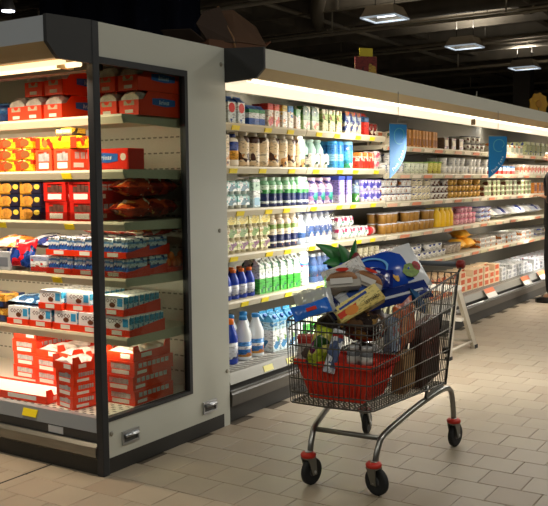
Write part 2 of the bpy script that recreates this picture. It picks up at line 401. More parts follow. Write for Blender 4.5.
for x, z in ((0.055, 0.19), (0.985, 0.31), (0.935, 1.10), (0.97, 2.0)):
    m2.lathe([(0.011, 0), (0.012, 0.004), (0.006, 0.006)], 10, 0, Matrix.Translation((x, 0.0, z)) @ Matrix.Rotation(PI / 2, 4, 'X'))
scr = lpart('screw_cap', m2, M('#8d8a7c', 0.5)); kind(scr, 'stuff')
for x in (0.185, 0.82):      # recessed pull handles low on the end panel
    m2 = MB(); ring(m2, x - 0.06, x + 0.06, 0.115, 0.18, x - 0.05, x + 0.05, 0.125, 0.165, -0.008, 0.0)
    hd = lpart('pull_handle', m2, STEEL)
    m3 = MB(); m3.box((x - 0.05, -0.001, 0.125), (x + 0.05, 0.0005, 0.165)); lpart('recess', m3, M('#4a4a48', 0.5), 0, hd)
    m3 = MB(); m3.tube([(x - 0.045, -0.014, 0.158), (x + 0.045, -0.014, 0.158)], 0.009, 8); lpart('grip', m3, STEEL, 0, hd)
lpart('kick_plate', MB().box((0.0, 0.0, 0.0), (0.05, D, 0.075)).box((0.05, 0.0, 0.0), (0.955, 0.04, 0.075)), KICK)
m2 = MB(); m2.prism([(-0.002, 0.075), (-0.02, 0.09), (-0.02, 0.135), (-0.002, 0.15), (0.05, 0.15), (0.05, 0.075)], 'y', 0.03, D)
lpart('bumper', m2, M('#8a8880', 0.35, 0.75, noise=0.12, nscale=20, stretch=(1, 0.2, 3)))
lpart('front_apron', MB().box((0.01, 0.03, 0.15), (0.06, D, 0.2)), M('#3a3a3a', 0.45))
m2 = MB(); m2.prism([(0.0, 0.2), (0.06, 0.2), (0.06, 0.262), (0.022, 0.262)], 'y', 0.03, D); lp = lpart('price_ledge', m2, M('#a3a8ac', 0.35, 0.5))
m3 = MB(); T_ = Matrix.Translation((0.008, 0.5, 0.232)) @ Matrix.Rotation(math.radians(19.5), 4, 'Y'); m3.box((-0.003, -0.05, -0.018), (0.001, 0.05, 0.02), 0, T_)
lpart('price_tag', m3, YTAG, 0, lp)
m3 = MB(); m3.box((0.006, 0.27, 0.158), (0.0095, 0.37, 0.192)); lpart('ticket_clip', m3, M('#c9ccd0', 0.3), 0, lp)
dk = lpart('deck', MB().box((0.05, 0.04, 0.235), (0.78, D, 0.256)), M('#d8d4c8', 0.4))
m3 = MB()
for i in range(22):
    for j in range(9):
        x = 0.075 + j * 0.024; y = 0.08 + i * 0.052 + (0.026 if j % 2 else 0)
        m3.box((x, y, 0.2561), (x + 0.010, y + 0.024, 0.2567))
pf = lpart('air_slots', m3, M('#55534c', 0.7), 0, dk); kind(pf, 'stuff')
lpart('back_panel', MB().box((0.78, 0.035, 0.075), (1.01, D, H)), M('#c9c8be', 0.5))
m3 = MB()
for z in [0.33 + 0.085 * k for k in range(19)]:
    for k in range(46): m3.box((0.7785, 0.06 + 0.04 * k, z), (0.7795, 0.06 + 0.04 * k + 0.024, z + 0.008))
sl = lpart('slot_row', m3, M('#77766e', 0.7)); kind(sl, 'stuff')
lpart('far_end_panel', MB().box((0.0, D, 0), (1.01, D + 0.04, H)), PANEL)
# canopy
GREY = M('#bcc4cc', 0.5)
top = [(-0.265, 2.075), (-0.265, 1.967), (-0.225, 1.922), (-0.205, 1.905), (0.03, 1.915), (0.03, 2.0), (1.01, 2.0), (1.01, H), (0.0, H)]
m2 = MB(); n0 = len(top); m2.prism(top, 'y', 0.012, D)
m2.m = [0] * len(m2.m)
m2.m[2 + 1] = 1; m2.m[2 + 2] = 1; m2.m[2 + 3] = 1; m2.m[2 + 4] = 1
lpart('canopy', m2, [GREY, M('#a8926a', 0.5)])
lpart('canopy_cap', MB().prism([(-0.275, 2.078), (-0.275, 1.963), (-0.23, 1.915), (-0.21, 1.898), (-0.012, 1.898), (-0.012, H)], 'y', -0.008, 0.012), M('#2b2c2e', 0.55))
for x, r, e in ((-0.155, 0.012, 1.6), (-0.06, 0.013, 2.2)):
    m2 = MB(); m2.tube([(x, 0.02, 1.893), (x, D - 0.06, 1.893)], r, 10); lpart('lamp_tube', m2, M('#fff4e0', 0.4, emit='#ffdca8', estr=e))
m2 = MB(); m2.box((-0.10, 0.10, 1.878), (-0.02, 0.125, 1.905)); lpart('lamp_holder', m2, M('#e2c690', 0.5))
lpart('air_duct', MB().box((0.03, 0.036, 1.88), (0.10, D, 1.92)), M('#3a332c', 0.6))
# shelves
LZ = [1.695, 1.43, 1.175, 0.90, 0.61]
LN = ['top', 'second', 'third', 'fourth', 'fifth']
def shelf_profile(z, f): return [(f, z), (f - 0.004, z - 0.012), (f + 0.008, z - 0.045), (f + 0.02, z - 0.045), (f + 0.02, z - 0.02), (0.78, z - 0.02), (0.78, z)]
for z in LZ:
    m2 = MB(); m2.prism(shelf_profile(z, 0.235), 'y', 0.05, D - 0.01)
    m2.prism([(0.25, z - 0.02), (0.25, z - 0.04), (0.70, z - 0.05), (0.78, z - 0.06), (0.78, z - 0.02)], 'y', 0.05, 0.056)
    s_ = lpart('shelf', m2, SHELF)
    ys = {1.695: (), 1.43: (0.43,), 1.175: (0.42, 0.93), 0.90: (0.52,), 0.61: (0.23,)}[z]
    for y in ys:
        m3 = MB(); T_ = Matrix.Translation((0.234, y, z - 0.028)) @ Matrix.Rotation(math.radians(-18), 4, 'Y'); m3.box((-0.003, -0.033, -0.014), (0.001, 0.033, 0.014), 0, T_)
        lpart('price_tag', m3, YTAG, 0, s_)
    if z in (1.175, 0.90):
        m3 = MB(); m3.box((0.243, 0.06, z), (0.246, 0.75, z + 0.045)); lpart('clear_divider', m3, glassy('acrylic', '#f4f4f0', 0.05, 0.1), 0, s_)
# ---------------------------------------------------------------- the long case, front facing -Y
X0, X1 = 1.02, 12.27
wc = empty('long_chiller', (6.6, 0.5, 0)); tag(wc, 'long open dairy case with five lit shelves, running away along the aisle', 'fridge case')
def wpart(name, mb, mats, bevel=0.0, parent=None):
    for i, p in enumerate(mb.v): mb.v[i] = (p[0] - 6.6, p[1] - 0.5, p[2])
    return obj(name, mb, mats, parent or wc, bevel=bevel)
cp = [(-0.25, 2.07), (-0.25, 1.967), (-0.2, 1.923), (-0.19, 1.915), (0.17, 1.905), (0.17, 2.0), (1.0, 2.0), (1.0, H), (0.0, H)]
m2 = MB(); m2.prism(cp, 'x', X0, X1); m2.m[3] = 1; m2.m[4] = 1; m2.m[5] = 1; m2.m[6] = 2
wpart('canopy', m2, [M('#d2d2c6', 0.5), M('#c8b48c', 0.5), INNER])
wpart('canopy_cap', MB().prism([(-0.258, 2.075), (-0.258, 1.963), (-0.205, 1.915), (-0.001, 1.905), (-0.001, H)], 'x', X0 - 0.018, X0), M('#2b2c2e', 0.55))
XL = [X0, 4.62, 8.4, X1]
for i in range(3):
    a = XL[i] + 0.012; b = XL[i + 1] - 0.02
    m2 = MB(); m2.prism([(-0.125, 1.903), (-0.125, 1.912), (0.155, 1.905), (0.155, 1.893), (0.02, 1.884)], 'x', a, b)
    e = ('#ffeccd', 1.0) if i == 0 else ('#ffeacb', 1.05)
    lm = wpart('lamp_diffuser', m2, M('#fff6e6', 0.4, emit=e[0], estr=e[1]))
    m3 = MB(); m3.tube([(a, -0.168, 1.906), (b, -0.168, 1.906)], 0.009, 6); wpart('lamp_tube', m3, M('#ffffff', 0.4, emit='#fff4e0', estr=3.5), 0, lm)
    m3 = MB(); m3.box((b + 0.002, -0.13, 1.852), (b + 0.018, -0.095, 1.912)); wpart('lamp_bracket', m3, M('#5d4c34', 0.6), 0, lm)
wpart('back_panel', MB().box((X0, 0.80, 0.0), (X1, 1.0, H)), M('#7c786e', 0.5))
wpart('kick_plate', MB().box((X0, 0.03, 0), (X1, 0.1, 0.1)), KICK)
m2 = MB(); m2.prism([(0.02, 0.09), (-0.008, 0.10), (-0.012, 0.165), (0.0, 0.182), (0.06, 0.182), (0.06, 0.09)], 'x', X0, X1); wpart('bumper', m2, M('#423e37', 0.45, 0.2, noise=0.1, nscale=6))
wpart('front_apron', MB().box((X0, 0.03, 0.1), (X1, 0.08, 0.235)), M('#2c2a27', 0.5))
m2 = MB(); m2.tube([(X0, -0.004, 0.186), (X1, -0.004, 0.186)], 0.007, 6); wpart('bumper_trim', m2, STEEL)
m2 = MB(); m2.prism([(0.0, 0.222), (0.05, 0.222), (0.05, 0.282), (0.022, 0.282), (0.018, 0.272)], 'x', X0, X1); lp = wpart('price_ledge', m2, M('#8f8e86', 0.4, 0.2))
for k, x in enumerate((1.42, 1.68, 1.93, 2.25, 2.6)):
    m3 = MB(); T_ = Matrix.Translation((x, 0.008, 0.246)) @ Matrix.Rotation(math.radians(-19), 4, 'X'); m3.box((-0.05, -0.003, -0.018), (0.05, 0.001, 0.018), 0, T_); wpart('price_tag', m3, M('#e8e08a', 0.5), 0, lp)
for x in (5.42, 6.62, 7.25, 8.6):
    m3 = MB(); T_ = Matrix.Translation((x, -0.012, 0.25)) @ Matrix.Rotation(math.radians(-35), 4, 'X'); m3.box((-0.14, -0.004, -0.05), (0.14, 0.0, 0.05), 0, T_); m3.box((-0.14, -0.005, 0.0), (0.14, -0.004, 0.05), 1, T_)
    wpart('offer_card', m3, [WHITE, OTAG], 0, lp)
dk = wpart('deck', MB().box((X0, 0.03, 0.255), (X1, 0.80, 0.28)), M('#c9c8c2', 0.4))
m3 = MB()
for k in range(150): m3.box((X0 + 0.02 + 0.05 * k, 0.04, 0.2802), (X0 + 0.045 + 0.05 * k, 0.13, 0.283))
g_ = wpart('air_grille', m3, M('#8f8f8a', 0.5)); kind(g_, 'stuff')
BAYZ = [[1.72, 1.46, 1.20, 0.925, 0.637]] * 2 + [[1.655, 1.425, 1.19, 0.92, 0.645]] * 7
def sprof(z, f=0.23): return [(f, z), (f - 0.004, z - 0.012), (f + 0.008, z - 0.045), (f + 0.02, z - 0.045), (f + 0.02, z - 0.02), (0.80, z - 0.02), (0.80, z)]
for b in range(9):
    xa, xb = X0 + 1.25 * b + 0.004, X0 + 1.25 * (b + 1) - 0.004
    for si, z in enumerate(BAYZ[b]):
        m2 = MB(); m2.prism(sprof(z), 'x', xa, xb)
        for xe in (xa, xb - 0.005): m2.prism([(0.26, z - 0.02), (0.26, z - 0.035), (0.7, z - 0.05), (0.80, z - 0.06), (0.80, z - 0.02)], 'x', xe, xe + 0.005)
        s_ = wpart('shelf', m2, SHELF)
        nt_ = 4 if b < 2 else 0
        for k in range(nt_):
            x = xa + 0.12 + 0.3 * k + U(-0.06, 0.06)
            m3 = MB(); T_ = Matrix.Translation((x, 0.229, z - 0.028)) @ Matrix.Rotation(math.radians(18), 4, 'X'); m3.box((-0.04, -0.003, -0.014), (0.04, 0.001, 0.014), 0, T_)
            wpart('price_tag', m3, YTAG, 0, s_)
        if b >= 2:
            for k in range(5):
                x = xa + 0.13 + 0.25 * k
                m3 = MB(); T_ = Matrix.Translation((x, 0.229, z - 0.028)) @ Matrix.Rotation(math.radians(18), 4, 'X'); m3.box((-0.09, -0.003, -0.013), (0.09, 0.001, 0.013), 0, T_)
                wpart('price_strip', m3, M(('#e9b79a', '#efe4cf', '#e08a66', '#d9d2b0')[(k + si + b) % 4], 0.5), 0, s_)
# ---------------------------------------------------------------- goods: prototypes (front faces -Y, origin at the base)
class Proto:
    def __init__(s, root, d, cat): s.root = root; s.d = d; s.cat = cat; s.used = False; remember(root)
    def get(s):
        if not s.used: s.used = True; return s.root
        return copy_tree(s.root)
def carton(name, w, d, h, mat, cap=None, disc=None, fin=True, cat='carton'):
    mb = MB(); b = h * 0.80
    vs = [(-w/2, -d/2, 0), (w/2, -d/2, 0), (w/2, d/2, 0), (-w/2, d/2, 0), (-w/2, -d/2, b), (w/2, -d/2, b), (w/2, d/2, b), (-w/2, d/2, b),
          (-w/2, -0.004, h * 0.94), (w/2, -0.004, h * 0.94), (w/2, 0.004, h * 0.94), (-w/2, 0.004, h * 0.94), (-w/2, -0.003, h), (w/2, -0.003, h), (w/2, 0.003, h), (-w/2, 0.003, h)]
    fs = [(0, 3, 2, 1), (0, 1, 5, 4), (1, 2, 6, 5), (2, 3, 7, 6), (3, 0, 4, 7), (4, 5, 9, 8), (6, 7, 11, 10), (5, 6, 10, 9), (7, 4, 8, 11), (8, 9, 13, 12), (10, 11, 15, 14), (9, 10, 14, 13), (11, 8, 12, 15), (12, 13, 14, 15)]
    mb.add(vs, fs); r = obj(name, mb, mat)
    if cap: 
        m2 = MB(); T_ = Matrix.Translation((0, -d * 0.26, h * 0.865)) @ Matrix.Rotation(math.radians(40), 4, 'X'); m2.lathe([(w * 0.2, -0.005), (w * 0.2, 0.012), (w * 0.17, 0.014)], 10, 0, T_); obj('cap', m2, cap, r)
    if disc:
        m2 = MB(); T_ = Matrix.Translation((0, -d / 2, b * 0.72)) @ Matrix.Rotation(PI / 2, 4, 'X'); m2.lathe([(w * 0.4, -0.001), (w * 0.4, 0.001)], 16, 0, T_); obj('emblem', m2, disc, r)
    return Proto(r, d, cat)
def block(name, w, d, h, mat, panel=None, pz=(0.2, 0.8), pw=0.8, lid=None, cat='pack', bevel=0):
    """a plain card pack: creased box with end flaps and a printed panel"""
    e = 0.0025; mb = MB()
    mb.prism([(-w/2 + e, 0), (w/2 - e, 0), (w/2, e), (w/2, h - e), (w/2 - e, h), (-w/2 + e, h), (-w/2, h - e), (-w/2, e)], 'y', -d / 2 + e, d / 2 - e)
    mb.box((-w/2 + 2 * e, -d / 2, 2 * e), (w/2 - 2 * e, -d / 2 + e, h - 2 * e)); mb.box((-w/2 + 2 * e, d / 2 - e, 2 * e), (w/2 - 2 * e, d / 2, h - 2 * e))
    r = obj(name, mb, mat)
    if panel:
        obj('label', MB().box((-w * pw / 2, -d / 2 - 0.0012, h * pz[0]), (w * pw / 2, -d / 2, h * pz[1])), panel, r)
    if lid:
        obj('lid', MB().box((-w/2 - 0.002, -d / 2 - 0.002, h * 0.9), (w/2 + 0.002, d / 2 + 0.002, h + 0.002)), lid, r)
    return Proto(r, d, cat)
def picture(pr, x, z, rx, rz, mat, y):
    m2 = MB(); m2.lathe([(1, 0), (1, 1)], 14, 0, Matrix.Translation((x, y, z)) @ Matrix.Rotation(PI / 2, 4, 'X') @ Matrix.Diagonal((rx, rz, 0.0014, 1))); obj('picture', m2, mat, pr.root); remember(pr.root)
def bottle(name, r, h, mat, capm, label=None, lz=(0.2, 0.62), neck=0.4, sh=0.66, square=False, cat='bottle', caph=0.1):
    seg = 12; mb = MB()
    prof = [(r * 0.88, 0), (r, h * 0.03), (r, h * 0.30), (r * 0.97, h * 0.33), (r, h * 0.36), (r, h * sh), (r * 0.86, h * (sh + 0.09)), (r * neck, h * 0.88), (r * neck, h * (1 - caph * 0.6))]
    mb.lathe(prof, seg); o = obj(name, mb, mat)
    m2 = MB(); c = r * neck * 1.18; m2.lathe([(c, h * (1 - caph)), (c, h * 0.99), (c * 0.85, h)], seg); obj('cap', m2, capm, o)
    if label:
        m3 = MB(); m3.lathe([(r * 1.015, h * lz[0]), (r * 1.015, h * lz[1])], seg); obj('label', m3, label, o)
    return Proto(o, 2 * r, cat)
def can(name, r, h, mat, capm, capz=0.86, cat='can', rim=True):
    mb = MB(); mb.lathe([(r * 0.93, 0), (r, h * 0.03), (r, h * (capz - 0.02)), (r * 0.95, h * capz)], 12); o = obj(name, mb, mat)
    m2 = MB(); m2.lathe([(r * 0.97, h * capz), (r * 0.97, h * 0.96), (r * 0.82, h)], 12); obj('cap', m2, capm, o)
    return Proto(o, 2 * r, cat)
def tub(name, r, h, mat, lidm, taper=0.82, seg=10, band=None, cat='tub'):
    mb = MB(); mb.lathe([(r * taper, 0), (r * (taper * 0.3 + 0.66), h * 0.6), (r * 0.98, h * 0.92)], seg); o = obj(name, mb, mat)
    m2 = MB(); m2.lathe([(r, h * 0.90), (r * 1.02, h * 0.97), (r * 0.96, h)], seg); obj('lid', m2, lidm, o)
    return Proto(o, 2 * r, cat)
def cup_pack(name, w, d, h, sleeve, cupm, foil, n=2, cat='yogurt'):
    """cups held together by a printed card sleeve"""
    mb = MB(); mb.box((-w/2, -d/2, h * 0.24), (w/2, d/2, h * 0.86)); mb.box((-w/2 + 0.004, -d/2 + 0.004, h * 0.86), (w/2 - 0.004, d/2 - 0.004, h * 0.9)); o = obj(name, mb, sleeve)
    rr = w / n / 2 * 0.94
    for k in range(n):
        x = -w/2 + w / n * (k + 0.5)
        m2 = MB(); T_ = Matrix.Translation((x, -d/2 + rr * 0.88, 0)); m2.lathe([(rr * 0.75, 0), (rr * 0.88, h * 0.5), (rr * 0.95, h * 0.92), (rr, h * 0.94), (rr, h)], 10, 0, T_, True, [0, 0, 1, 1])
        obj('cup', m2, [cupm, foil], o)
    return Proto(o, d, cat)
def pillow_mb(w, d, h, seed=0, nx=9, ny=7, crimp=True):
    """a filled bag lying flat: bulged, wrinkled, with sealed ends"""
    rnd = random.Random(seed); mb = MB(); top = []; bot = []
    for j in range(ny):
        for i in range(nx):
            u = i / (nx - 1) * 2 - 1; v = j / (ny - 1) * 2 - 1
            t = max(0.0, (1 - abs(u) ** 3.0)) ** 0.6 * max(0.0, (1 - abs(v) ** 3.0)) ** 0.6
            s = 1 - 0.10 * (1 - abs(u)) * abs(v)
            k = 0 if abs(u) == 1 or abs(v) == 1 else rnd.uniform(-0.09, 0.09) * h
            top.append((u * w / 2 * 1.0, v * d / 2 * s, h / 2 + h / 2 * t + k)); bot.append((u * w / 2, v * d / 2 * s, h / 2 - h / 2 * t - (0 if k == 0 else rnd.uniform(-0.05, 0.05) * h)))
    n = nx * ny; mb.v = top + bot; idx = lambda i, j: j * nx + i
    for j in range(ny - 1):
        for i in range(nx - 1):
            mb.f.append((idx(i, j), idx(i + 1, j), idx(i + 1, j + 1), idx(i, j + 1))); mb.f.append((n + idx(i, j), n + idx(i, j + 1), n + idx(i + 1, j + 1), n + idx(i + 1, j)))
    mb.m = [0] * len(mb.f); mb.sm = [True] * len(mb.f)
    if crimp:
        for s in (-1, 1):
            for k in range(8):
                y0 = -d/2 + d * k / 8; 
                mb.box((s * w/2 - 0.006 if s > 0 else s * w/2 - 0.012, y0 * 0.98, h/2 - 0.002 + (k % 2) * 0.002), (s * w/2 + 0.012 if s > 0 else s * w/2 + 0.006, (y0 + d / 8) * 0.98, h/2 + 0.001 + (k % 2) * 0.002))
    return mb
def crumple(mb, c, sx, sy, sz, seed):
    rnd = random.Random(seed); x0, y0, z0 = c
    nx, ny = 6, 5; vs = []; fs = []
    for j in range(ny):
        for i in range(nx):
            u = i / (nx - 1) * 2 - 1; v = j / (ny - 1) * 2 - 1
            t = (1 - u * u * 0.55) * (1 - v * v * 0.3)
            vs.append((x0 + u * sx / 2, y0 + v * sy / 2, z0 + sz * t * rnd.uniform(0.55, 1.15)))
    b = len(vs)
    for j in range(ny):
        for i in range(nx): vs.append((vs[j * nx + i][0], vs[j * nx + i][1], z0 - 0.004))
    for j in range(ny - 1):
        for i in range(nx - 1):
            q = j * nx + i; fs.append((q, q + 1, q + nx + 1, q + nx)); fs.append((b + q, b + q + nx, b + q + nx + 1, b + q + 1))
    for i in range(nx - 1):
        fs.append((i, b + i, b + i + 1, i + 1)); q = (ny - 1) * nx + i; fs.append((q, q + 1, b + q + 1, b + q))
    for j in range(ny - 1):
        q = j * nx; fs.append((q, q + nx, b + q + nx, b + q)); q += nx - 1; fs.append((q, b + q, b + q + nx, q + nx))
    mb.add(vs, fs)
FOIL = M('#dcd9d2', 0.28, 0.45, noise=0.3, nscale=30)
SILV = M('#c9cbcc', 0.3, 0.4, noise=0.3, nscale=40)
CARD = M('#b8ab8c', 0.6)
def pouch_box(name, w, d, h, seed, logo=True):
    """shelf-ready red box with a cut-down front, foil pouches bulging out, a beige card with a thumb notch"""
    t = 0.003; mb = MB(); f = h * 0.62
    mb.box((-w/2, -d/2, 0), (w/2, d/2, t)); mb.box((-w/2, -d/2, t), (w/2, -d/2 + t, f)); mb.box((-w/2, d/2 - t, t), (w/2, d/2, h))
    for s in (-1, 1):
        x = s * w/2; a, b = (x, x + t) if s < 0 else (x - t, x)
        mb.prism([(-d/2, t), (d/2, t), (d/2, h), (-d/2 + 0.07, h), (-d/2 + 0.035, f + 0.004), (-d/2, f)], 'x', a, b)
    o = obj(name, mb, REDP)
    m2 = MB(); crumple(m2, (0, -d/2 + 0.05, h * 0.62), w - 0.016, 0.085, h * 0.5, seed); obj('pouch', m2, FOIL, o)
    m2 = MB(); crumple(m2, (0, d * 0.18, h * 0.5), w - 0.01, d * 0.55, h * 0.36, seed + 5); obj('pouch', m2, FOIL, o)
    y = -d/2 - 0.0015
    m3 = MB(); pts = [(-w * 0.26, h * 0.40), (w * 0.26, h * 0.40), (w * 0.26, h * 0.58)]
    for k in range(7): a = PI * k / 6; pts.append((w * 0.14 * math.cos(a), h * 0.585 - h * 0.13 * math.sin(a)))
    pts.append((-w * 0.26, h * 0.58)); m3.prism(pts, 'y', y, y + 0.0012); obj('notched_card', m3, CARD, o)
    obj('weight_label', MB().box((-w * 0.20, y, h * 0.08), (w * 0.20, y + 0.0012, h * 0.22)), M('#d9cfc0', 0.5), o)
    if logo:
        rb = MB(); xs = w/2 + 0.0012
        rb.prism([(-0.08, h * 0.46), (0.02, h * 0.40), (0.10, h * 0.46), (0.10, h * 0.72), (0.0, h * 0.76), (-0.08, h * 0.72)], 'x', w/2, xs); lb = obj('side_emblem', rb, M('#2f63b4', 0.4), o)
        lettering('brioss', h * 0.2, M('#e8eef6', 0.4), lb, (xs + 0.0003, 0.01, h * 0.58), (PI / 2, 0, PI / 2), shear=0.2)
    return Proto(o, d, 'snack box')
def display_tray(name, w, d, h, body, bars, n, barw=None, bz=0.55, seed=0, front=None, word=None, pitchdir='x', lipm=None):
    """low printed tray holding a row of thin upright packs, each its own part"""
    t = 0.003; mb = MB(); f = h * 0.34; bk = h * 0.62
    mb.box((-w/2, -d/2, 0), (w/2, d/2, t)); mb.box((-w/2, -d/2, t), (w/2, -d/2 + t, f)); mb.box((-w/2, d/2 - t, t), (w/2, d/2, bk))
    for s in (-1, 1):
        x = s * w/2; a, b = (x, x + t) if s < 0 else (x - t, x)
        mb.prism([(-d/2, t), (d/2, t), (d/2, bk), (-d/2 + 0.05, f * 1.1), (-d/2, f)], 'x', a, b)
    o = obj(name, mb, body)
    obj('price_label', MB().box((-w * 0.18, -d/2 - 0.0012, f * 0.2), (w * 0.2, -d/2, f * 0.85)), M('#ece6da', 0.5), o)
    rnd = random.Random(seed); me = None
    for k in range(n):
        if pitchdir == 'x':
            p = (w - 2 * t) / n; bw = p * 0.86
            if me is None: me = bar_mesh(bw, d - 0.03, h, bars, front)
            b = obj('bar_pack', me, None, o, (-w/2 + t + p * (k + 0.5), 0.0, t + rnd.uniform(0, 0.004)), (rnd.uniform(-.04, .04), rnd.uniform(-.03, .03), 0))
        else:
            p = (d - 2 * t) / n; bw = p * 0.9
            if me is None: me = bar_mesh(w - 0.012, bw, h - t, bars, front)
            b = obj('bar_pack', me, None, o, (rnd.uniform(-.002, .002), -d/2 + t + p * (k + 0.5), t), (rnd.uniform(-.03, .03), 0, 0))
            if word and k == 0:
                lettering(word[0], h * 0.22, word[1], b, (-w * 0.08, -bw/2 - 0.0014, h * 0.70), width=w * 0.55)
                m2 = MB(); m2.lathe([(h * 0.16, 0), (h * 0.16, 0.001)], 12, 0, Matrix.Translation((w * 0.02, -bw/2 - 0.0002, h * 0.50)) @ Matrix.Rotation(PI / 2, 4, 'X') @ Matrix.Diagonal((1.3, 0.8, 1, 1)))
                obj('picture', m2, M('#6b3a22', 0.5), b)
                obj('blue_flash', MB().box((w * 0.22, -bw/2 - 0.001, h * 0.45), (w * 0.42, -bw/2, h * 0.85)), M('#3c9fd6', 0.4), b)
    return Proto(o, d, 'snack tray')
def bar_mesh(w, d, h, mat, front=None):
    mb = MB(); e = min(0.004, w * 0.15)
    mb.prism([(-w/2, 0), (w/2, 0), (w/2, h - e), (w/2 - e, h), (-w/2 + e, h), (-w/2, h - e)], 'y', -d/2, d/2)
    mb.m[0] = 1 if front else 0
    return mb.mesh('bar_pack', [mat, front] if front else [mat])
def window_box(name, w, d, h, seed, mat=None):
    """red card box with a front window on silver wrapped cakes and a white label under it"""
    t = 0.004; mb = MB()
    mb.box((-w/2, -d/2 + t, 0), (w/2, d/2, h))
    x0, x1, z0, z1 = -w * 0.34, w * 0.34, h * 0.45, h * 0.9
    ring(mb, -w/2, w/2, 0, h, x0, x1, z0, z1, -d/2, -d/2 + t)
    o = obj(name, mb, mat or REDP)
    m2 = MB(); rnd = random.Random(seed)
    for k in range(4):
        a = x0 + (x1 - x0) * k / 4; m2.box((a + .001, -d/2 + t * 0.3, z0), (a + (x1 - x0) / 4 - .001, -d/2 + t, z0 + (z1 - z0) * rnd.uniform(0.6, 0.98)))
    obj('wrapped_cakes', m2, SILV, o)
    obj('white_label', MB().box((-w * 0.30, -d/2 - 0.0012, h * 0.1), (w * 0.30, -d/2, h * 0.38)), M('#efe9e0', 0.5), o)
    m3 = MB()
    for k in range(7): m3.box((w/2, -d/2 + 0.03 + (d - 0.06) * k / 7, h * 0.55), (w/2 + 0.0012, -d/2 + 0.03 + (d - 0.06) * (k + 0.75) / 7, h * 0.86))
    sw = obj('side_window', m3, SILV, o); kind(sw, 'stuff')
    obj('side_label', MB().box((w/2, -d/2 + 0.02, h * 0.14), (w/2 + 0.0012, -d/2 + 0.09, h * 0.36)), M('#efe9e0', 0.5), o)
    return Proto(o, d, 'snack box')

SHW = {'top': 'top shelf', 'second': 'second shelf', 'third': 'third shelf', 'fourth': 'fourth shelf', 'fifth': 'fifth shelf', 'deck': 'bottom deck'}
ROWN = ['', 'second row, ', 'third row, ']
TIERN = {1: [''], 2: ['lower, ', 'upper, '], 3: ['lowest, ', 'middle, ', 'topmost, '], 4: ['lowest, ', 'next lowest, ', 'next highest, ', 'topmost, ']}
def run(pr, a, b, n, z, front, shelf, desc, plural, rows=1, gap=0.004, tiers=1, dz=0.0, jit=0.006, case='long', hi_n=None, tilt=0.05, spin=False):
    """n goods spread evenly from a to b along a shelf; rows go back from the front edge, tiers go up"""
    out = []; org = 'the white panel' if case == 'long' else 'the glass end'
    single = n * rows * tiers == 1
    for t in range(tiers):
        for r in range(rows):
            cnt = n if t == 0 or hi_n is None else hi_n
            for i in range(cnt):
                s = a + (b - a) * (i + 0.5) / n + U(-jit, jit); dep = front + pr.d / 2 + r * (pr.d + gap) + U(0, jit)
                if r: s += pr.d * 0.12
                o = pr.get()
                zz = z + t * dz
                if case == 'long': o.location = (s, dep, zz + 0.001); o.rotation_euler = (0, 0, U(-3.1, 3.1) if spin else U(-tilt, tilt))
                else: o.location = (dep, s, zz + 0.001); o.rotation_euler = (0, 0, -PI / 2 + U(-tilt, tilt))
                if single: lb = f'{desc} on the {SHW[shelf]}'
                elif n == 1: lb = f'{desc}, {TIERN[tiers][t]}{ROWN[r] if r or rows == 1 else "first row, "}{SHW[shelf]}'
                else: lb = f'{ORD[i]} {desc} from {org}, {TIERN[tiers][t]}{ROWN[r]}{SHW[shelf]}'
                tag(o, lb, pr.cat, None if single else f'{plural} on {SHW[shelf]}'); out.append(o)
    return out
# ================================================= goods in the glass-ended case (shelf fronts at x 0.235)
pb = pouch_box('snack_box', 0.128, 0.36, 0.118, 3)
for i, y in enumerate((0.10, 0.245, 0.55, 0.69, 0.835)):
    for t in range(2):
        if t and i == 4: continue
        if t and i == 2: y -= 0.02
        o = pb.get(); o.location = (0.25 + 0.18 + (0.09 if i < 2 else U(0, .02)), y + U(-.004, .004), 1.696 + 0.120 * t); o.rotation_euler = (0, 0, -PI / 2 + U(-.02, .02))
        tag(o, f'{ORD[i]} red pouch box from the glass end, {("lower", "upper")[t]} tier, the top shelf', 'snack box', 'red pouch boxes on the top shelf')
mb = MB()
pr = tub('round_tub', 0.05, 0.105, P([(0, '#1d3f7a'), (0.5, '#2f6cae'), (0.8, '#1d3f7a')], [('#e07a2a', 30, 0.62)]), M('#3f79b8', 0.4))
run(pr, 0.93, 1.20, 2, 1.695, 0.30, 'top', 'blue round tub', 'blue round tubs', case='end')
# second shelf
pr = window_box('cake_box', 0.118, 0.34, 0.108, 11, M('#e2502c', 0.4))
for i, y in enumerate((0.475, 0.61)):
    o = pr.get(); o.location = (0.25 + 0.17, y, 1.431); o.rotation_euler = (0, 0, -PI / 2)
    tag(o, f'{("red and white cake box next to the black post", "second red and white cake box along from the black post")[i]}, second shelf', 'snack box', 'red and white cake boxes on the second shelf')
for o in (pr.root,):
    pass
pr = block('snack_carton', 0.27, 0.12, 0.102, M('#de2c17', 0.4), None)
o = pr.get(); o.location = (0.33, 0.185, 1.431); o.rotation_euler = (0, 0, -PI / 2); tag(o, 'long red carton with blue lettering and a round badge behind the black post', 'snack box')
e_ = obj('emblem', MB().prism([(-0.10, 0.04), (0.0, 0.032), (0.07, 0.04), (0.07, 0.075), (-0.02, 0.082), (-0.10, 0.075)], 'y', -0.0615, -0.06), M('#2f63b4', 0.4), o)
lettering('brioss', 0.026, M('#f2f4f8', 0.4), e_, (-0.015, -0.062, 0.058), shear=0.2)
m2 = MB(); m2.lathe([(0.018, 0), (0.018, 0.0015)], 14, 0, Matrix.Translation((0.105, -0.06, 0.06)) @ Matrix.Rotation(PI / 2, 4, 'X')); obj('badge', m2, M('#f0d9c8', 0.5), o)
YEL = P([(0, '#f2c714'), (0.55, '#f6d62a')], [('#d8301a', 16, 0.58), ('#7a4a1a', 26, 0.66)], seed=2.0)
pr = block('cocoa_cake_pack', 0.30, 0.13, 0.062, YEL)
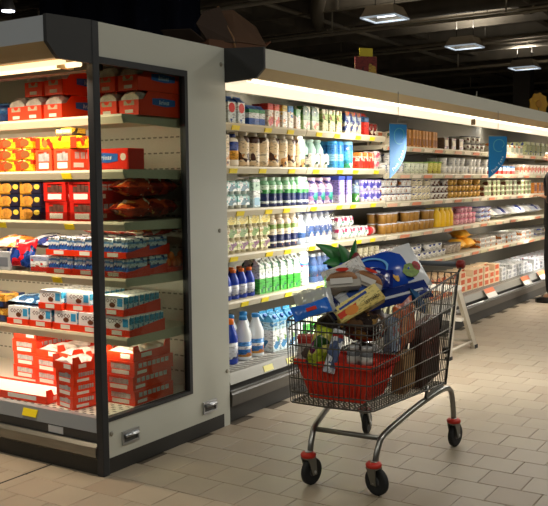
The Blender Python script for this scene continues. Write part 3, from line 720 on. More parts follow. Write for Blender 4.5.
o = pr.get(); o.location = (0.33, 0.535, 1.43 + 0.112); o.rotation_euler = (0, 0, -PI / 2); tag(o, 'big yellow cake pack with blue lettering lying across the red and white boxes', 'snack pack')
lettering('NESQUIK', 0.030, M('#1c3f9a', 0.4), o, (0.01, -0.0665, 0.031), shear=0.15, width=0.13)
obj('red_end', MB().box((0.105, -0.0662, 0.003), (0.147, -0.065, 0.059)), RED, o); obj('red_end', MB().box((-0.147, -0.0662, 0.003), (-0.115, -0.065, 0.059)), RED, o)
m2 = MB(); m2.lathe([(0.02, 0), (0.02, 0.0012)], 12, 0, Matrix.Translation((-0.08, -0.065, 0.028)) @ Matrix.Rotation(PI / 2, 4, 'X')); obj('picture', m2, M('#b86a24', 0.5), o)
pr = block('biscuit_pack', 0.145, 0.13, 0.058, P([(0, '#f4d028'), (0.3, '#f0b818'), (0.62, '#d63a1e')], [('#8a4a1c', 18, 0.60), ('#fdf0b0', 22, 0.64)], seed=5.0), P([(0, '#e8401c'), (0.6, '#f6d62a')], [('#8a4a1c', 20, 0.56)], axis='X'), (0.1, 0.9), 0.8)
picture(pr, 0.015, 0.03, 0.034, 0.02, M('#8a4e1e', 0.5), -0.0662)
run(pr, 0.69, 1.28, 4, 1.43, 0.25, 'second', 'yellow and red biscuit pack', 'yellow and red biscuit packs', tiers=3, dz=0.059, case='end')
pr = block('snack_bar_box', 0.10, 0.12, 0.045, P([(0, '#3a2c18'), (0.4, '#d9b43a')], [('#2a2a2a', 25, 0.55)]))
o = pr.get(); o.location = (0.36, 0.52, 1.43 + 0.112 + 0.0625); o.rotation_euler = (0, 0, -1.45); tag(o, 'small dark and gold snack box on top of the big yellow cake pack', 'snack pack')
# third shelf
pr = block('croissant_pack', 0.165, 0.16, 0.066, P([(0, '#2a2438'), (0.7, '#1d2340')], [('#c9902e', 9, 0.52), ('#e8c23a', 14, 0.62), ('#5a2c16', 18, 0.62)], seed=1.0), None)
picture(pr, -0.02, 0.034, 0.045, 0.026, M('#c98a34', 0.5, noise=0.4, nscale=40), -0.08); picture(pr, 0.055, 0.04, 0.022, 0.014, M('#e8c84a', 0.5), -0.08)
run(pr, 0.64, 1.32, 4, 1.175, 0.25, 'third', 'navy and gold croissant pack', 'navy and gold croissant packs', tiers=3, dz=0.067, case='end')
pr = window_box('wafer_box', 0.165, 0.34, 0.098, 21, M('#c41f14', 0.4))
for c in pr.root.children:
    if c.name.startswith('wrapped_cakes'): c.data.materials[0] = M('#5a3a30', 0.4, noise=0.4, nscale=40)
run(pr, 0.26, 0.62, 2, 1.175, 0.25, 'third', 'red wafer box with dark window', 'red wafer boxes with dark windows', tiers=2, dz=0.099, case='end')
BAGM = P([(0, '#b8351c'), (0.5, '#c24a20')], [('#e8a04a', 9, 0.56), ('#f0d9b8', 14, 0.62), ('#7e1d14', 10, 0.58)], rough=0.2, seed=4.0)
for i in range(1):
    for t in range(2):
        o = obj('snack_bag', pillow_mb(0.42, 0.17, 0.10, 31 + i * 2 + t), BAGM, None, (0.50, 0.148, 1.187 + 0.108 * t), (U(-.03, .03), 0, U(-.02, .02)))
        if i == 1: o.scale.x = 0.8; o.location.x = 0.56
        tag(o, f'{("lower", "upper")[t]} orange and red snack bag {("against the glass end", "behind the bag at the glass end")[i]}, the third shelf', 'snack bag', 'orange and red snack bags behind the glass')
# fourth shelf
BLUEBAR = P([(0, '#e8eef4'), (0.25, '#2f68b8'), (0.5, '#dfe8f0'), (0.72, '#6f9fd0'), (0.85, '#eef2f4')], [('#1d3f8a', 40, 0.60)], seed=3.0)
pr = display_tray('bar_tray', 0.185, 0.17, 0.088, RED, BLUEBAR, 9, seed=1)
run(pr, 0.055, 0.62, 3, 0.90, 0.25, 'fourth', 'red tray of blue bars', 'red trays of blue bars', rows=2, case='end', tiers=2, dz=0.096, tilt=0.008, jit=0.002, gap=0.012)
pr = block('milk_slice_pack', 0.12, 0.10, 0.085, M('#c6c8d4', 0.35, noise=0.2, nscale=30), P([(0, '#d0302a'), (0.3, '#e8ecf0'), (0.7, '#9aa2c0')], [('#d0302a', 20, 0.6)]), (0.05, 0.95), 0.9)
o = pr.get(); o.location = (0.32, 0.70, 0.901); o.rotation_euler = (0, 0, -PI / 2 + .1); tag(o, 'silver and red snack pack between the bar trays and the bright bag', 'snack pack')
o = obj('snack_bag', pillow_mb(0.20, 0.16, 0.05, 41, crimp=True), P([(0, '#b01c28'), (0.5, '#24408e')], [('#c8202c', 12, 0.52), ('#e8e8ee', 18, 0.62), ('#16306e', 14, 0.58)], rough=0.2, seed=8.0), None, (0.315, 0.855, 0.988), (1.25, 0, -PI / 2)); tag(o, 'bright red and blue snack bag standing upright on the fourth shelf', 'snack bag')
o = obj('snack_bag', pillow_mb(0.26, 0.16, 0.06, 43), P([(0, '#3a4f9a'), (0.4, '#dfe4ee')], [('#283a7e', 14, 0.55), ('#7a1c2a', 20, 0.62)], rough=0.2), None, (0.40, 0.72, 1.03), (0.25, 0, -PI / 2)); tag(o, 'blue and white snack bag lying on the packs of the fourth shelf', 'snack bag')
o = obj('snack_bag', pillow_mb(0.20, 0.15, 0.06, 44), P([(0, '#e8762a'), (0.5, '#f0a04a')], [('#f6dcc0', 10, 0.58), ('#c02a1a', 14, 0.62)], rough=0.2), None, (0.35, 0.97, 1.02), (0.3, 0, -PI / 2)); tag(o, 'orange snack bag tipped over the grey packs on the fourth shelf', 'snack bag')
pr = block('grey_snack_pack', 0.14, 0.12, 0.10, M('#a9aeb4', 0.4, noise=0.2, nscale=20), M('#6e7480', 0.4), (0.2, 0.7), 0.8)
run(pr, 0.90, 1.36, 3, 0.90, 0.25, 'fourth', 'grey snack pack', 'grey snack packs', case='end', jit=0.003)
ORA = M('#f07a1a', 0.35)
for i in range(2):
    t = empty('orange_egg_pack', (0.625 + 0.09 * i, 0.105, 0.901)); tag(t, ('pack of round orange eggs against the glass end on the fourth shelf', 'second orange egg pack, behind the first at the glass end')[i], 'snack pack', 'orange egg packs')
    obj('tray', MB().box((-0.05, -0.035, 0), (0.05, 0.055, 0.022)), RED, t)
    for k in range(5):
        m2 = MB(); r_ = 0.022; m2.lathe([(0.002, 0)] + [(r_ * math.sin(a), r_ * 1.2 * (1 - math.cos(a))) for a in (0.5, 1.0, 1.5, 2.0, 2.6)] + [(0.002, r_ * 2.4)], 10); obj('egg', m2, ORA, t, (-0.028 + 0.028 * (k % 3), -0.012 + 0.032 * (k % 2), 0.02 + (0.032 if k == 4 else 0)))
for i in range(3):
    for t in range(1):
        o = obj('snack_bag', pillow_mb(0.30, 0.13, 0.05, 51 + i), P([(0, '#d9482a'), (0.5, '#e8a050')], [('#f0dcc0', 12, 0.55), ('#b02818', 12, 0.60)], rough=0.25, seed=i), None, (0.50 + 0.02 * i, 0.13 + 0.16 * i, 1.096), (U(-.05, .05), 0, U(-.05, .05)))
        tag(o, f'{ORD[i]} peach and red snack bag from the glass end, on the blue bar trays', 'snack bag', 'peach and red snack bags on the bar trays')
# fifth shelf
LBLUE = P([(0, '#dfeef6'), (0.35, '#bfe0f0'), (0.6, '#3fa3cf'), (0.93, '#eef6fa')], [('#2a86b8', 50, 0.62)], seed=6.0)
COCO = M('#f2f0f0', 0.4)
pr = display_tray('bar_tray', 0.172, 0.27, 0.098, RED, LBLUE, 7, seed=4, front=COCO, word=('COCO', M('#5a2018', 0.5)), pitchdir='y')
low = run(pr, 0.05, 0.945, 5, 0.61, 0.25, 'fifth', 'red tray of coconut bar packs', 'red trays of coconut bar packs', case='end', tilt=0.015, jit=0.003)
for i, y in enumerate((0.165, 0.42, 0.60)):
    o = pr.get(); o.location = (0.25 + 0.137 + (0.0, 0.02, 0.0)[i], y, 0.61 + 0.101); o.rotation_euler = (0, 0, -PI / 2 + U(-.02, .02))
    tag(o, f'{ORD[i]} red tray of coconut bar packs from the glass end, upper, the fifth shelf', 'snack tray', 'red trays of coconut bar packs on the fifth shelf')
pr = block('biscuit_carton', 0.13, 0.14, 0.075, P([(0, '#3a2a2e'), (0.5, '#d39a3a')], [('#22325e', 12, 0.5), ('#f0d080', 20, 0.64)], seed=9.0), P([(0, '#2a3a6e'), (0.5, '#c98a30')], [('#f4d060', 16, 0.58)]), (0.1, 0.9), 0.8)
run(pr, 0.96, 1.24, 2, 0.61, 0.27, 'fifth', 'dark biscuit carton with gold picture', 'dark biscuit cartons', tiers=2, dz=0.076, case='end')
o = obj('snack_bag', pillow_mb(0.22, 0.16, 0.05, 61), P([(0, '#4a78a8'), (0.5, '#9fc0d8')], [('#24507e', 14, 0.55)], rough=0.2), None, (0.37, 0.86, 0.71), (0.1, 0, -PI / 2)); tag(o, 'pale blue snack bag lying on the coconut bar trays', 'snack bag')
# bottom deck
DZ = 0.2585
def red_tray(name, w, d, h, seed, fill=True):
    t = 0.004; mb = MB(); f = h * 0.55
    mb.box((-w/2, -d/2, 0), (w/2, d/2, t)); mb.box((-w/2, -d/2, t), (w/2, -d/2 + t, f)); mb.box((-w/2, d/2 - t, t), (w/2, d/2, f))
    for s in (-1, 1):
        x = s * w/2; a, b = (x, x + t) if s < 0 else (x - t, x)
        mb.prism([(-d/2, t), (d/2, t), (d/2, h), (d/2 - 0.035, h), (d/2 - 0.05, f), (-d/2 + 0.05, f), (-d/2 + 0.035, h), (-d/2, h)], 'x', a, b)
    o = obj(name, mb, M('#e83a12', 0.4))
    obj('white_label', MB().box((w * 0.05, -d/2 - 0.0012, f * 0.3), (w * 0.38, -d/2, f * 0.85)), M('#efe9e0', 0.5), o)
    obj('side_label', MB().box((w/2, -d * 0.3, f * 0.35), (w/2 + 0.0012, -d * 0.02, f * 0.85)), M('#efe9e0', 0.5), o)
    if fill:
        rnd = random.Random(seed)
        for k in range(3):
            m2 = MB(); crumple(m2, (0, -d * 0.30 + d * 0.3 * k, f * 0.75), w - 0.016, d * 0.29, h * 0.45, seed + k); obj('wrapped_cakes', m2, M('#ece7e2', 0.35, noise=0.15, nscale=30), o)
    return Proto(o, d, 'snack tray')
pr = red_tray('cake_tray', 0.19, 0.28, 0.078, 71)
spots = [(0.44, 0.16, 4, 'beside the glass end', .0), (0.50, 0.37, 3, 'behind the black post', .06), (0.52, 0.60, 3, 'behind the flat front tray', -.2), (0.55, 0.80, 3, 'under the biscuit cartons', -.05), (0.60, 1.04, 4, 'farthest from the glass end', 0)]
wb = window_box('cake_box', 0.19, 0.30, 0.072, 81)
for si, (x, y, n, w, rz) in enumerate(spots):
    for k in range(n):
        top_ = k == n - 1
        o = (pr if top_ else wb).get(); o.location = (x + U(-.006, .006), y + U(-.006, .006), DZ + 0.0735 * k); o.rotation_euler = (0, 0, -PI / 2 + rz + U(-.015, .015))
        if top_: lb = f'red open tray of wrapped cakes topping the stack {w}, bottom deck'
        else: lb = f'{ORD[k]} red cake box from the bottom in the stack {w}'
        tag(o, lb, 'snack tray' if top_ else 'snack box', 'red cake boxes and trays on the bottom deck')
pr2 = window_box('cake_box', 0.15, 0.15, 0.062, 91)
for k in range(3):
    o = pr2.get(); o.location = (0.17, 0.33, DZ + 0.063 * k); o.rotation_euler = (0, 0, -PI / 2 - 0.22 + 0.03 * k)
    tag(o, f'{("lowest", "middle", "topmost")[k]} small red cake box in the front stack beside the black post', 'snack box', 'small red cake boxes stacked by the black post')
t3 = red_tray('cake_tray', 0.17, 0.16, 0.07, 77); o = t3.get(); o.location = (0.17, 0.335, DZ + 0.190); o.rotation_euler = (0, 0, -PI / 2 - 0.15); tag(o, 'red tray with white label topping the front stack beside the black post', 'snack tray')
t4 = red_tray('long_tray', 0.62, 0.22, 0.07, 79, False); o = t4.get(); o.location = (0.19, 0.78, DZ); o.rotation_euler = (0, 0, -PI / 2 + 0.03); tag(o, 'long flat red tray with white lining along the front of the bottom deck', 'snack tray')
obj('lining', MB().box((-0.303, -0.10, 0.004), (0.303, 0.10, 0.03)), M('#efe6da', 0.5), o)
# ================================================= goods in the long case, the two bays by the white panel
F = 0.268
def Pr(*a, **k): return P(*a, **k)
# top shelf
Z = 1.72
pr = carton('juice_carton', 0.075, 0.075, 0.165, P([(0, '#d8e4ec'), (0.5, '#f0f2f2'), (0.78, '#2a5fae')], [('#2a5fae', 25, 0.62)]), None, M('#d62a2a', 0.4), cat='carton')
run(pr, 1.40, 1.60, 2, Z, F, 'top', 'white and blue carton with red disc', 'white and blue cartons with red discs', rows=2)
pr = carton('milk_carton', 0.06, 0.06, 0.125, P([(0, '#1f56b0'), (0.35, '#e4ecee'), (0.62, '#3f9a6a'), (0.8, '#2a63b4')]), None)
run(pr, 1.63, 1.81, 3, Z, F, 'top', 'small blue and green carton', 'small blue and green cartons', rows=2)
for j, (a, c, d_) in enumerate((('#d43a2a', '#f3e9da', 'red and white'), ('#e0562a', '#f2ecdc', 'orange and white'), ('#d8b838', '#eef0e6', 'yellow and white'), ('#3f8fd0', '#f0ead8', 'blue and white'), ('#4f9a4a', '#f0e2d2', 'green and white'))):
    pr = block('drink_carton', 0.068, 0.065, 0.15 if j < 4 else 0.135, P([(0, c), (0.72, a), (0.9, '#c8302a' if j < 2 else a)], [(a, 18, 0.56), ('#e0a060', 28, 0.64)], seed=j), None, cat='carton')
    run(pr, 1.845 + 0.085 * j, 1.925 + 0.085 * j, 1, Z, F, 'top', f'{d_} fruit drink carton', f'{d_} fruit drink cartons', rows=2)
GRN = P([(0, '#b9c79a'), (0.4, '#5f8a3a'), (0.75, '#d9d6b0')], [('#c85a2a', 20, 0.62), ('#2f5a2a', 18, 0.6)])
pr = block('drink_carton', 0.10, 0.07, 0.165, GRN, None, cat='carton'); run(pr, 2.29, 2.52, 2, Z, F, 'top', 'green juice carton', 'green juice cartons', rows=2)
pr = block('drink_carton', 0.085, 0.07, 0.160, P([(0, '#cfc8a0'), (0.5, '#9aae6a'), (0.8, '#d8d2b4')], [('#7a4a2a', 20, 0.6), ('#4a6a2a', 22, 0.6)], seed=3), None, cat='carton'); run(pr, 2.56, 2.86, 3, Z, F, 'top', 'olive juice carton', 'olive juice cartons', rows=2)
pr = block('drink_carton', 0.085, 0.07, 0.165, P([(0, '#d9cdb4'), (0.45, '#a8b4b8'), (0.8, '#8a5a3a')], [('#24407a', 20, 0.58), ('#c84a2a', 24, 0.64)], seed=6), None, cat='carton'); run(pr, 2.90, 3.18, 3, Z, F, 'top', 'beige and slate juice carton', 'beige and slate juice cartons', rows=2)
pr = carton('juice_carton', 0.085, 0.075, 0.17, P([(0, '#d62a1e'), (0.45, '#e03a2a'), (0.6, '#3a6a9a'), (0.85, '#c8302a')]), None, cat='carton'); run(pr, 3.20, 3.34, 1, Z, F, 'top', 'red carton with blue band', 'red cartons with blue bands', rows=2)
pr = tub('jam_jar', 0.04, 0.10, P([(0, '#5a1a18'), (0.5, '#7a2420')], [('#d8c8b0', 20, 0.6)], rough=0.15), M('#4a2018', 0.4), 0.95, cat='jar'); run(pr, 3.34, 3.50, 2, Z, F, 'top', 'dark red jar', 'dark red jars', rows=2)
# second shelf
Z = 1.46
CREAM = P([(0, '#e9d2ae'), (0.15, '#f3e4c8'), (0.45, '#ead4ae'), (0.8, '#f6ead4')], [('#d9a060', 12, 0.60), ('#4a2c20', 17, 0.575)], seed=1.5)
cb = bottle('drink_bottle', 0.043, 0.215, CREAM, M('#f5ecd8', 0.4), None, neck=0.55, sh=0.78, caph=0.12)
run(cb, 1.56, 2.36, 7, Z, F, 'second', 'cream drink bottle with brown splash', 'cream drink bottles with brown splashes', rows=2, spin=True)
pr = bottle('drink_bottle', 0.045, 0.20, M('#f4ead8', 0.4), M('#20357e', 0.4), P([(0, '#f0b040'), (0.5, '#24408e')]), (0.2, 0.75), neck=0.5, sh=0.75, caph=0.12)
run(pr, 1.44, 1.56, 1, Z, F, 'second', 'cream bottle with navy and yellow label', '', rows=1)
pr = block('drink_pack', 0.07, 0.07, 0.19, CREAM, None, cat='pack'); run(pr, 1.34, 1.43, 1, Z, F, 'second', 'tall cream pack tight against the white panel', '')
MINT = M('#bfe0d2', 0.3)
pr = bottle('milk_bottle', 0.047, 0.205, MINT, M('#d8efe6', 0.4), P([(0, '#e8f4f0'), (0.5, '#9fd0c0')]), (0.1, 0.45), neck=0.5, sh=0.62); run(pr, 2.40, 2.72, 3, Z, F + 0.06, 'second', 'pale mint bottle', 'pale mint bottles', rows=2)
pr = cup_pack('yogurt_pack', 0.11, 0.055, 0.10, P([(0, '#f0ecdc'), (0.5, '#e8e6e0')], [('#2f4a3a', 25, 0.62)]), M('#f4f0e4', 0.4), SILV, 2); run(pr, 2.40, 2.66, 2, Z, F - 0.002, 'second', 'small white cup pack before the mint bottles', 'small white cup packs')
pr = can('spray_can', 0.042, 0.20, P([(0, '#2f8ac8'), (0.3, '#8fc8e8'), (0.6, '#2a78c0')]), M('#3f9ad8', 0.35)); run(pr, 2.73, 2.92, 2, Z, F, 'second', 'sky blue bottle', 'sky blue bottles', rows=2)
pr = can('spray_can', 0.05, 0.205, P([(0, '#3a9a6a'), (0.2, '#2f8a9a'), (0.35, '#58b4dc'), (0.75, '#3a7ac8')], [('#e8e0f0', 18, 0.62)]), M('#8fd0f0', 0.35)); run(pr, 2.96, 3.08, 1, Z, F, 'second', 'tall blue spray can with green foot', '')
pr = block('dessert_pack', 0.085, 0.07, 0.125, P([(0, '#e0442a'), (0.45, '#f2d8c0'), (0.75, '#e8903a')], [('#d62a1e', 14, 0.56), ('#f4e8d0', 20, 0.62)]), None, cat='pack'); run(pr, 3.12, 3.40, 3, Z, F, 'second', 'red and orange dessert pack', 'red and orange dessert packs', rows=2)
pr = cup_pack('yogurt_pack', 0.085, 0.07, 0.07, P([(0, '#f2b8b0'), (0.5, '#f6e4dc')], [('#d8607a', 20, 0.6)]), M('#f4ece4', 0.4), SILV, 2); run(pr, 3.38, 3.515, 1, Z, F, 'second', 'pink and white cup pack', 'pink and white cup packs', rows=2, tiers=2, dz=0.071)
# third shelf
Z = 1.20
pr = cup_pack('yogurt_pack', 0.125, 0.07, 0.085, P([(0, '#eef4f2'), (0.35, '#58b8b0'), (0.7, '#9fd8d0')], [('#1f6a7a', 18, 0.6), ('#f0f4f0', 24, 0.6)]), M('#eef2ee', 0.4), M('#9fc8c0', 0.3), 2); run(pr, 1.36, 1.63, 2, Z, F, 'third', 'teal cup pack', 'teal cup packs', rows=2, tiers=2, dz=0.086)
pr = block('milk_carton', 0.085, 0.07, 0.18, P([(0, '#cfe4ec'), (0.3, '#eef4ee'), (0.6, '#bfe0c4'), (0.9, '#f2f6f0')], [('#3f9a6a', 20, 0.64)]), M('#8fc0d8', 0.4), (0.08, 0.35), 0.7, cat='carton'); run(pr, 1.66, 1.77, 1, Z, F, 'third', 'white and pale green carton', 'white and pale green cartons', rows=2)
GN = P([(0, '#1d2a5e'), (0.12, '#dfe6e2'), (0.2, '#1d2a5e'), (0.48, '#3f9a4a'), (0.62, '#d9ecd4'), (0.78, '#8fc89a')], [('#f0f4f0', 30, 0.63)])
pr = bottle('milk_bottle', 0.04, 0.195, GN, M('#d5ead8', 0.4), None, neck=0.6, sh=0.74, caph=0.12); run(pr, 1.80, 2.40, 7, Z, F, 'third', 'green and navy milk bottle', 'green and navy milk bottles', rows=2)
pr = bottle('soap_bottle', 0.048, 0.19, P([(0, '#e0d0ec'), (0.35, '#b8a8d0'), (0.6, '#e8c4e0')], [('#3a2a7e', 18, 0.62)]), M('#f0d8ea', 0.4), P([(0, '#c890c0'), (0.5, '#6a5ab8')], [('#2a9a8a', 12, 0.6)]), (0.15, 0.45), neck=0.55, sh=0.62); run(pr, 2.42, 2.76, 3, Z, F, 'third', 'pink and lilac bottle', 'pink and lilac bottles', rows=2)
pr = block('milk_carton', 0.085, 0.075, 0.20, P([(0, '#d8ccec'), (0.3, '#a898e0'), (0.85, '#4a5ac8')], []), M('#d9d0f0', 0.4), (0.05, 0.85), 0.45, M('#4a62d0', 0.4), cat='carton'); run(pr, 2.79, 3.03, 2, Z, F, 'third', 'tall violet carton with pale label', 'tall violet cartons with pale labels', rows=2)
pr = block('milk_carton', 0.07, 0.07, 0.17, P([(0, '#3f8a3a'), (0.4, '#9fb8d0'), (0.75, '#58648a')], [('#d8e8d0', 20, 0.62)]), None, cat='carton'); run(pr, 3.05, 3.15, 1, Z, F, 'third', 'green and grey carton', 'green and grey cartons', rows=2)
pr = cup_pack('yogurt_pack', 0.105, 0.07, 0.085, P([(0, '#e4dcf4'), (0.3, '#9a8ae0'), (0.7, '#d8ccf0')], [('#3a3ab0', 16, 0.6), ('#f0e8f8', 20, 0.6)]), M('#efe8f6', 0.4), M('#b0a0e0', 0.3), 2); run(pr, 3.18, 3.53, 3, Z, F, 'third', 'violet cup pack', 'violet cup packs', rows=2, tiers=2, dz=0.086)
# fourth shelf
Z = 0.925
YG = [(P([(0, '#e4e2b0'), (0.3, '#b8c078'), (0.7, '#f0e8c8')], [('#8a5a7a', 16, 0.64)]), 'beige and green'), (P([(0, '#ece4b4'), (0.4, '#c8a868'), (0.7, '#efe0c0')], [('#7a9a4a', 16, 0.6), ('#d88a5a', 18, 0.6)]), 'peach and olive'), (P([(0, '#f4ec98'), (0.5, '#f8f4c8')], [('#e8d048', 14, 0.58)]), 'pale yellow')]
for t, (mm, dd) in enumerate(YG):
    pr = cup_pack('yogurt_pack', 0.115, 0.075, 0.078, mm, M('#f2ead0', 0.4), M('#e8e0b8', 0.3), 2)
    run(pr, 1.36, 1.86, 4, Z + 0.079 * t, F, 'fourth', f'{dd} yogurt pack', f'{dd} yogurt packs', rows=2, jit=0.002)
GN2 = P([(0, '#1d2350'), (0.14, '#e8e4d8'), (0.2, '#1f2858'), (0.42, '#f0e4cc'), (0.6, '#7a9a4a'), (0.75, '#f0e0c4')], [('#b07a4a', 26, 0.62)])
pr = bottle('milk_bottle', 0.045, 0.225, GN2, M('#e8dcc4', 0.4), None, neck=0.6, sh=0.74, caph=0.12); run(pr, 1.88, 2.24, 4, Z, F, 'fourth', 'cream and navy milk bottle', 'cream and navy milk bottles', rows=2)
def multipack(name, n, r, h, pitch, body, capm, label, blue, film, rows=2):
    o = obj(name, MB().box((-n * pitch / 2, -r * 1.05, 0), (n * pitch / 2, r * (2 * rows - 0.95), 0.004)), M('#d8dce0', 0.5))
    bm_ = MB(); bm_.lathe([(r * 0.9, 0.004), (r, 0.02), (r, h * 0.66), (r * 0.6, h * 0.82), (r * 0.45, h * 0.9)], 10); me = bm_.mesh('bottle', body)
    lm = MB(); lm.lathe([(r * 1.02, h * 0.22), (r * 1.02, h * 0.58)], 10); lme = lm.mesh('label', label)
    cm = MB(); cm.lathe([(r * 0.52, h * 0.88), (r * 0.52, h * 0.97), (r * 0.4, h)], 10); cme = cm.mesh('cap', capm)
    for k in range(n):
        for j in range(rows):
            b = obj('bottle', me, None, o, (-n * pitch / 2 + pitch * (k + 0.5), r * 2 * j, 0)); obj('cap', cme, None, b); obj('label', lme, None, b)
    w = MB(); x = n * pitch / 2 + 0.003; y0 = -r - 0.004; y1 = r * (2 * rows - 1) + 0.004
    w.add([(-x, y0, 0.002), (x, y0, 0.002), (x, y1, 0.002), (-x, y1, 0.002), (-x, y0, h * 0.92), (x, y0, h * 0.92), (x, y1, h * 0.92), (-x, y1, h * 0.92), (-x + .01, y0 + 0.02, h * 1.02), (x - .01, y0 + 0.02, h * 1.02), (x - .01, y1 - 0.02, h * 1.02), (-x + .01, y1 - 0.02, h * 1.02)],
          [(0, 1, 5, 4), (1, 2, 6, 5), (2, 3, 7, 6), (3, 0, 4, 7), (4, 5, 9, 8), (5, 6, 10, 9), (6, 7, 11, 10), (7, 4, 8, 11), (8, 9, 10, 11)])
    obj('film_wrap', w, film, o)
    if blue: obj('top_card', MB().box((-x, y0, h * 1.02), (x, y1, h * 1.03)), blue, o)
    return Proto(o, 2 * r * rows, 'bottle pack')
pr = multipack('bottle_pack', 4, 0.042, 0.215, 0.095, M('#e6eaf0', 0.3), M('#f0f0f0', 0.4), P([(0, '#2a68b8'), (0.5, '#1f4f9a')], [('#d83a2a', 18, 0.62), ('#f0f0f0', 24, 0.60)]), M('#2348b8', 0.4), FILM)
pr.d = 0.09; run(pr, 2.36, 2.76, 1, Z, F, 'fourth', 'wrapped pack of white bottles with blue labels', '')
pr = multipack('bottle_pack', 1, 0.042, 0.205, 0.09, M('#c8d4e4', 0.3), M('#f0f0f0', 0.4), P([(0, '#2a68b8'), (0.5, '#e8eef4')]), None, FILM); pr.d = 0.09; run(pr, 2.27, 2.33, 1, Z, F, 'fourth', 'pair of white bottles beside the wrapped bottle pack', '')
pr = cup_pack('yogurt_pack', 0.12, 0.075, 0.085, P([(0, '#e8ece4'), (0.3, '#f0e8e4'), (0.55, '#c83a6a')], [('#3f9a7a', 20, 0.64), ('#f4e8ec', 24, 0.6)]), M('#f2eeea', 0.4), M('#e8e4e0', 0.3), 2)
run(pr, 2.79, 3.31, 4, Z, F, 'fourth', 'crimson and white yogurt pack', 'crimson and white yogurt packs', rows=2, tiers=2, dz=0.086, hi_n=2)
pr = can('drink_can', 0.035, 0.12, P([(0, '#c8242a'), (0.5, '#e8e0d8'), (0.8, '#b81f28')]), M('#d8d4d0', 0.3, 0.7), 0.94); o = pr.get(); o.location = (3.37, F + 0.05, Z + 0.036); o.rotation_euler = (0, PI / 2, 0.15); tag(o, 'red and white can lying on its side past the crimson yogurts', 'can')
# fifth shelf
Z = 0.637
BL = M('#1a3fae', 0.3); ORC = M('#f0781e', 0.4)
bp = bottle('drink_bottle', 0.037, 0.185, BL, ORC, P([(0, '#d8dce8'), (0.7, '#e8eaf0')], [('#2a3a7e', 26, 0.56)]), (0.12, 0.48), neck=0.42, sh=0.60, caph=0.12)
run(bp, 1.365, 1.70, 4, Z, F, 'fifth', 'blue bottle with orange cap', 'blue bottles with orange caps', rows=2)
WG = P([(0, '#3fae3a'), (0.42, '#f2f6f0'), (0.6, '#e4f0e0'), (0.75, '#f4f6f2')], [('#2a6a4a', 22, 0.63), ('#7fc86a', 14, 0.62)])
pr = carton('milk_carton', 0.072, 0.07, 0.235, WG, M('#e8f0e8', 0.4)); run(pr, 1.72, 2.24, 6, Z, F, 'fifth', 'white and green milk carton', 'white and green milk cartons', rows=2)
pr = can('milk_bottle', 0.042, 0.235, P([(0, '#e8ecf2'), (0.2, '#f2f4f6'), (0.62, '#d83a2a'), (0.66, '#2f7ac8'), (0.74, '#f2f4f6')], [('#8a94a8', 30, 0.62)]), M('#f4f4f4', 0.4), 0.9, cat='bottle'); run(pr, 2.27, 2.37, 1, Z, F - 0.01, 'fifth', 'tall white bottle with blue and orange band', '')
pr = multipack('bottle_pack', 4, 0.038, 0.21, 0.082, M('#2f5a9a', 0.3), M('#dfe6ee', 0.4), P([(0, '#1f4a8a'), (0.5, '#2a6ab0')], [('#c83a3a', 18, 0.62), ('#e8ecf0', 22, 0.62)]), None, FILM); pr.d = 0.08; run(pr, 2.42, 2.78, 1, Z, F, 'fifth', 'film wrapped pack of dark blue bottles', '')
pr = block('milk_carton', 0.075, 0.07, 0.20, P([(0, '#a89a78'), (0.4, '#5a4a38'), (0.7, '#b8b090')], [('#d8d0b8', 20, 0.6), ('#3a5a3a', 16, 0.62)]), None, cat='carton'); run(pr, 2.82, 3.50, 7, Z, F, 'fifth', 'beige and brown carton', 'beige and brown cartons', rows=2)
# bottom deck
Z = 0.283; FD = 0.13
o = bp.get(); o.scale = (1.25, 1.25, 1.45); o.location = (1.27, FD + 0.05, Z); tag(o, 'big dark blue bottle with orange cap on the bottom deck', 'bottle', None)
bb = bottle('milk_bottle', 0.05, 0.265, M('#e9eef2', 0.3), M('#2f8ad0', 0.4), P([(0, '#e0a03a'), (0.15, '#2f7ac8'), (0.5, '#f0f2f4'), (0.7, '#3a8ad0')], [('#e08a3a', 16, 0.63)]), (0.08, 0.42), neck=0.42, sh=0.58, caph=0.09)
run(bb, 1.34, 1.62, 2, Z, FD, 'deck', 'white milk bottle with blue cap', 'white milk bottles with blue caps', rows=2)
LBC = P([(0, '#d8e8ec'), (0.1, '#f0f4f4'), (0.55, '#bfe0ec'), (0.75, '#48a8d8')], [('#3a8ac0', 16, 0.62), ('#7fae5a', 20, 0.66)])
pr = carton('milk_carton', 0.075, 0.075, 0.25, LBC, M('#2a6ac0', 0.4)); run(pr, 1.66, 2.04, 4, Z, FD, 'deck', 'pale blue milk carton', 'pale blue milk cartons', rows=2)
pr = carton('milk_carton', 0.075, 0.075, 0.24, P([(0, '#48b03a'), (0.5, '#dfe8c8'), (0.7, '#c8d8a0')], [('#f0f4e8', 16, 0.58)]), M('#d8e4c0', 0.4)); run(pr, 2.07, 2.50, 5, Z, FD, 'deck', 'green and cream milk carton', 'green and cream milk cartons', rows=2)
pr = block('milk_carton', 0.075, 0.075, 0.17, P([(0, '#c9c4a0'), (0.5, '#8a8a6a'), (0.8, '#d0c8a8')], [('#4a4a38', 18, 0.58)]), None, cat='carton')
run(pr, 2.56, 3.5, 9, Z, FD, 'deck', 'dull beige carton behind the loaded cart', 'dull beige cartons')
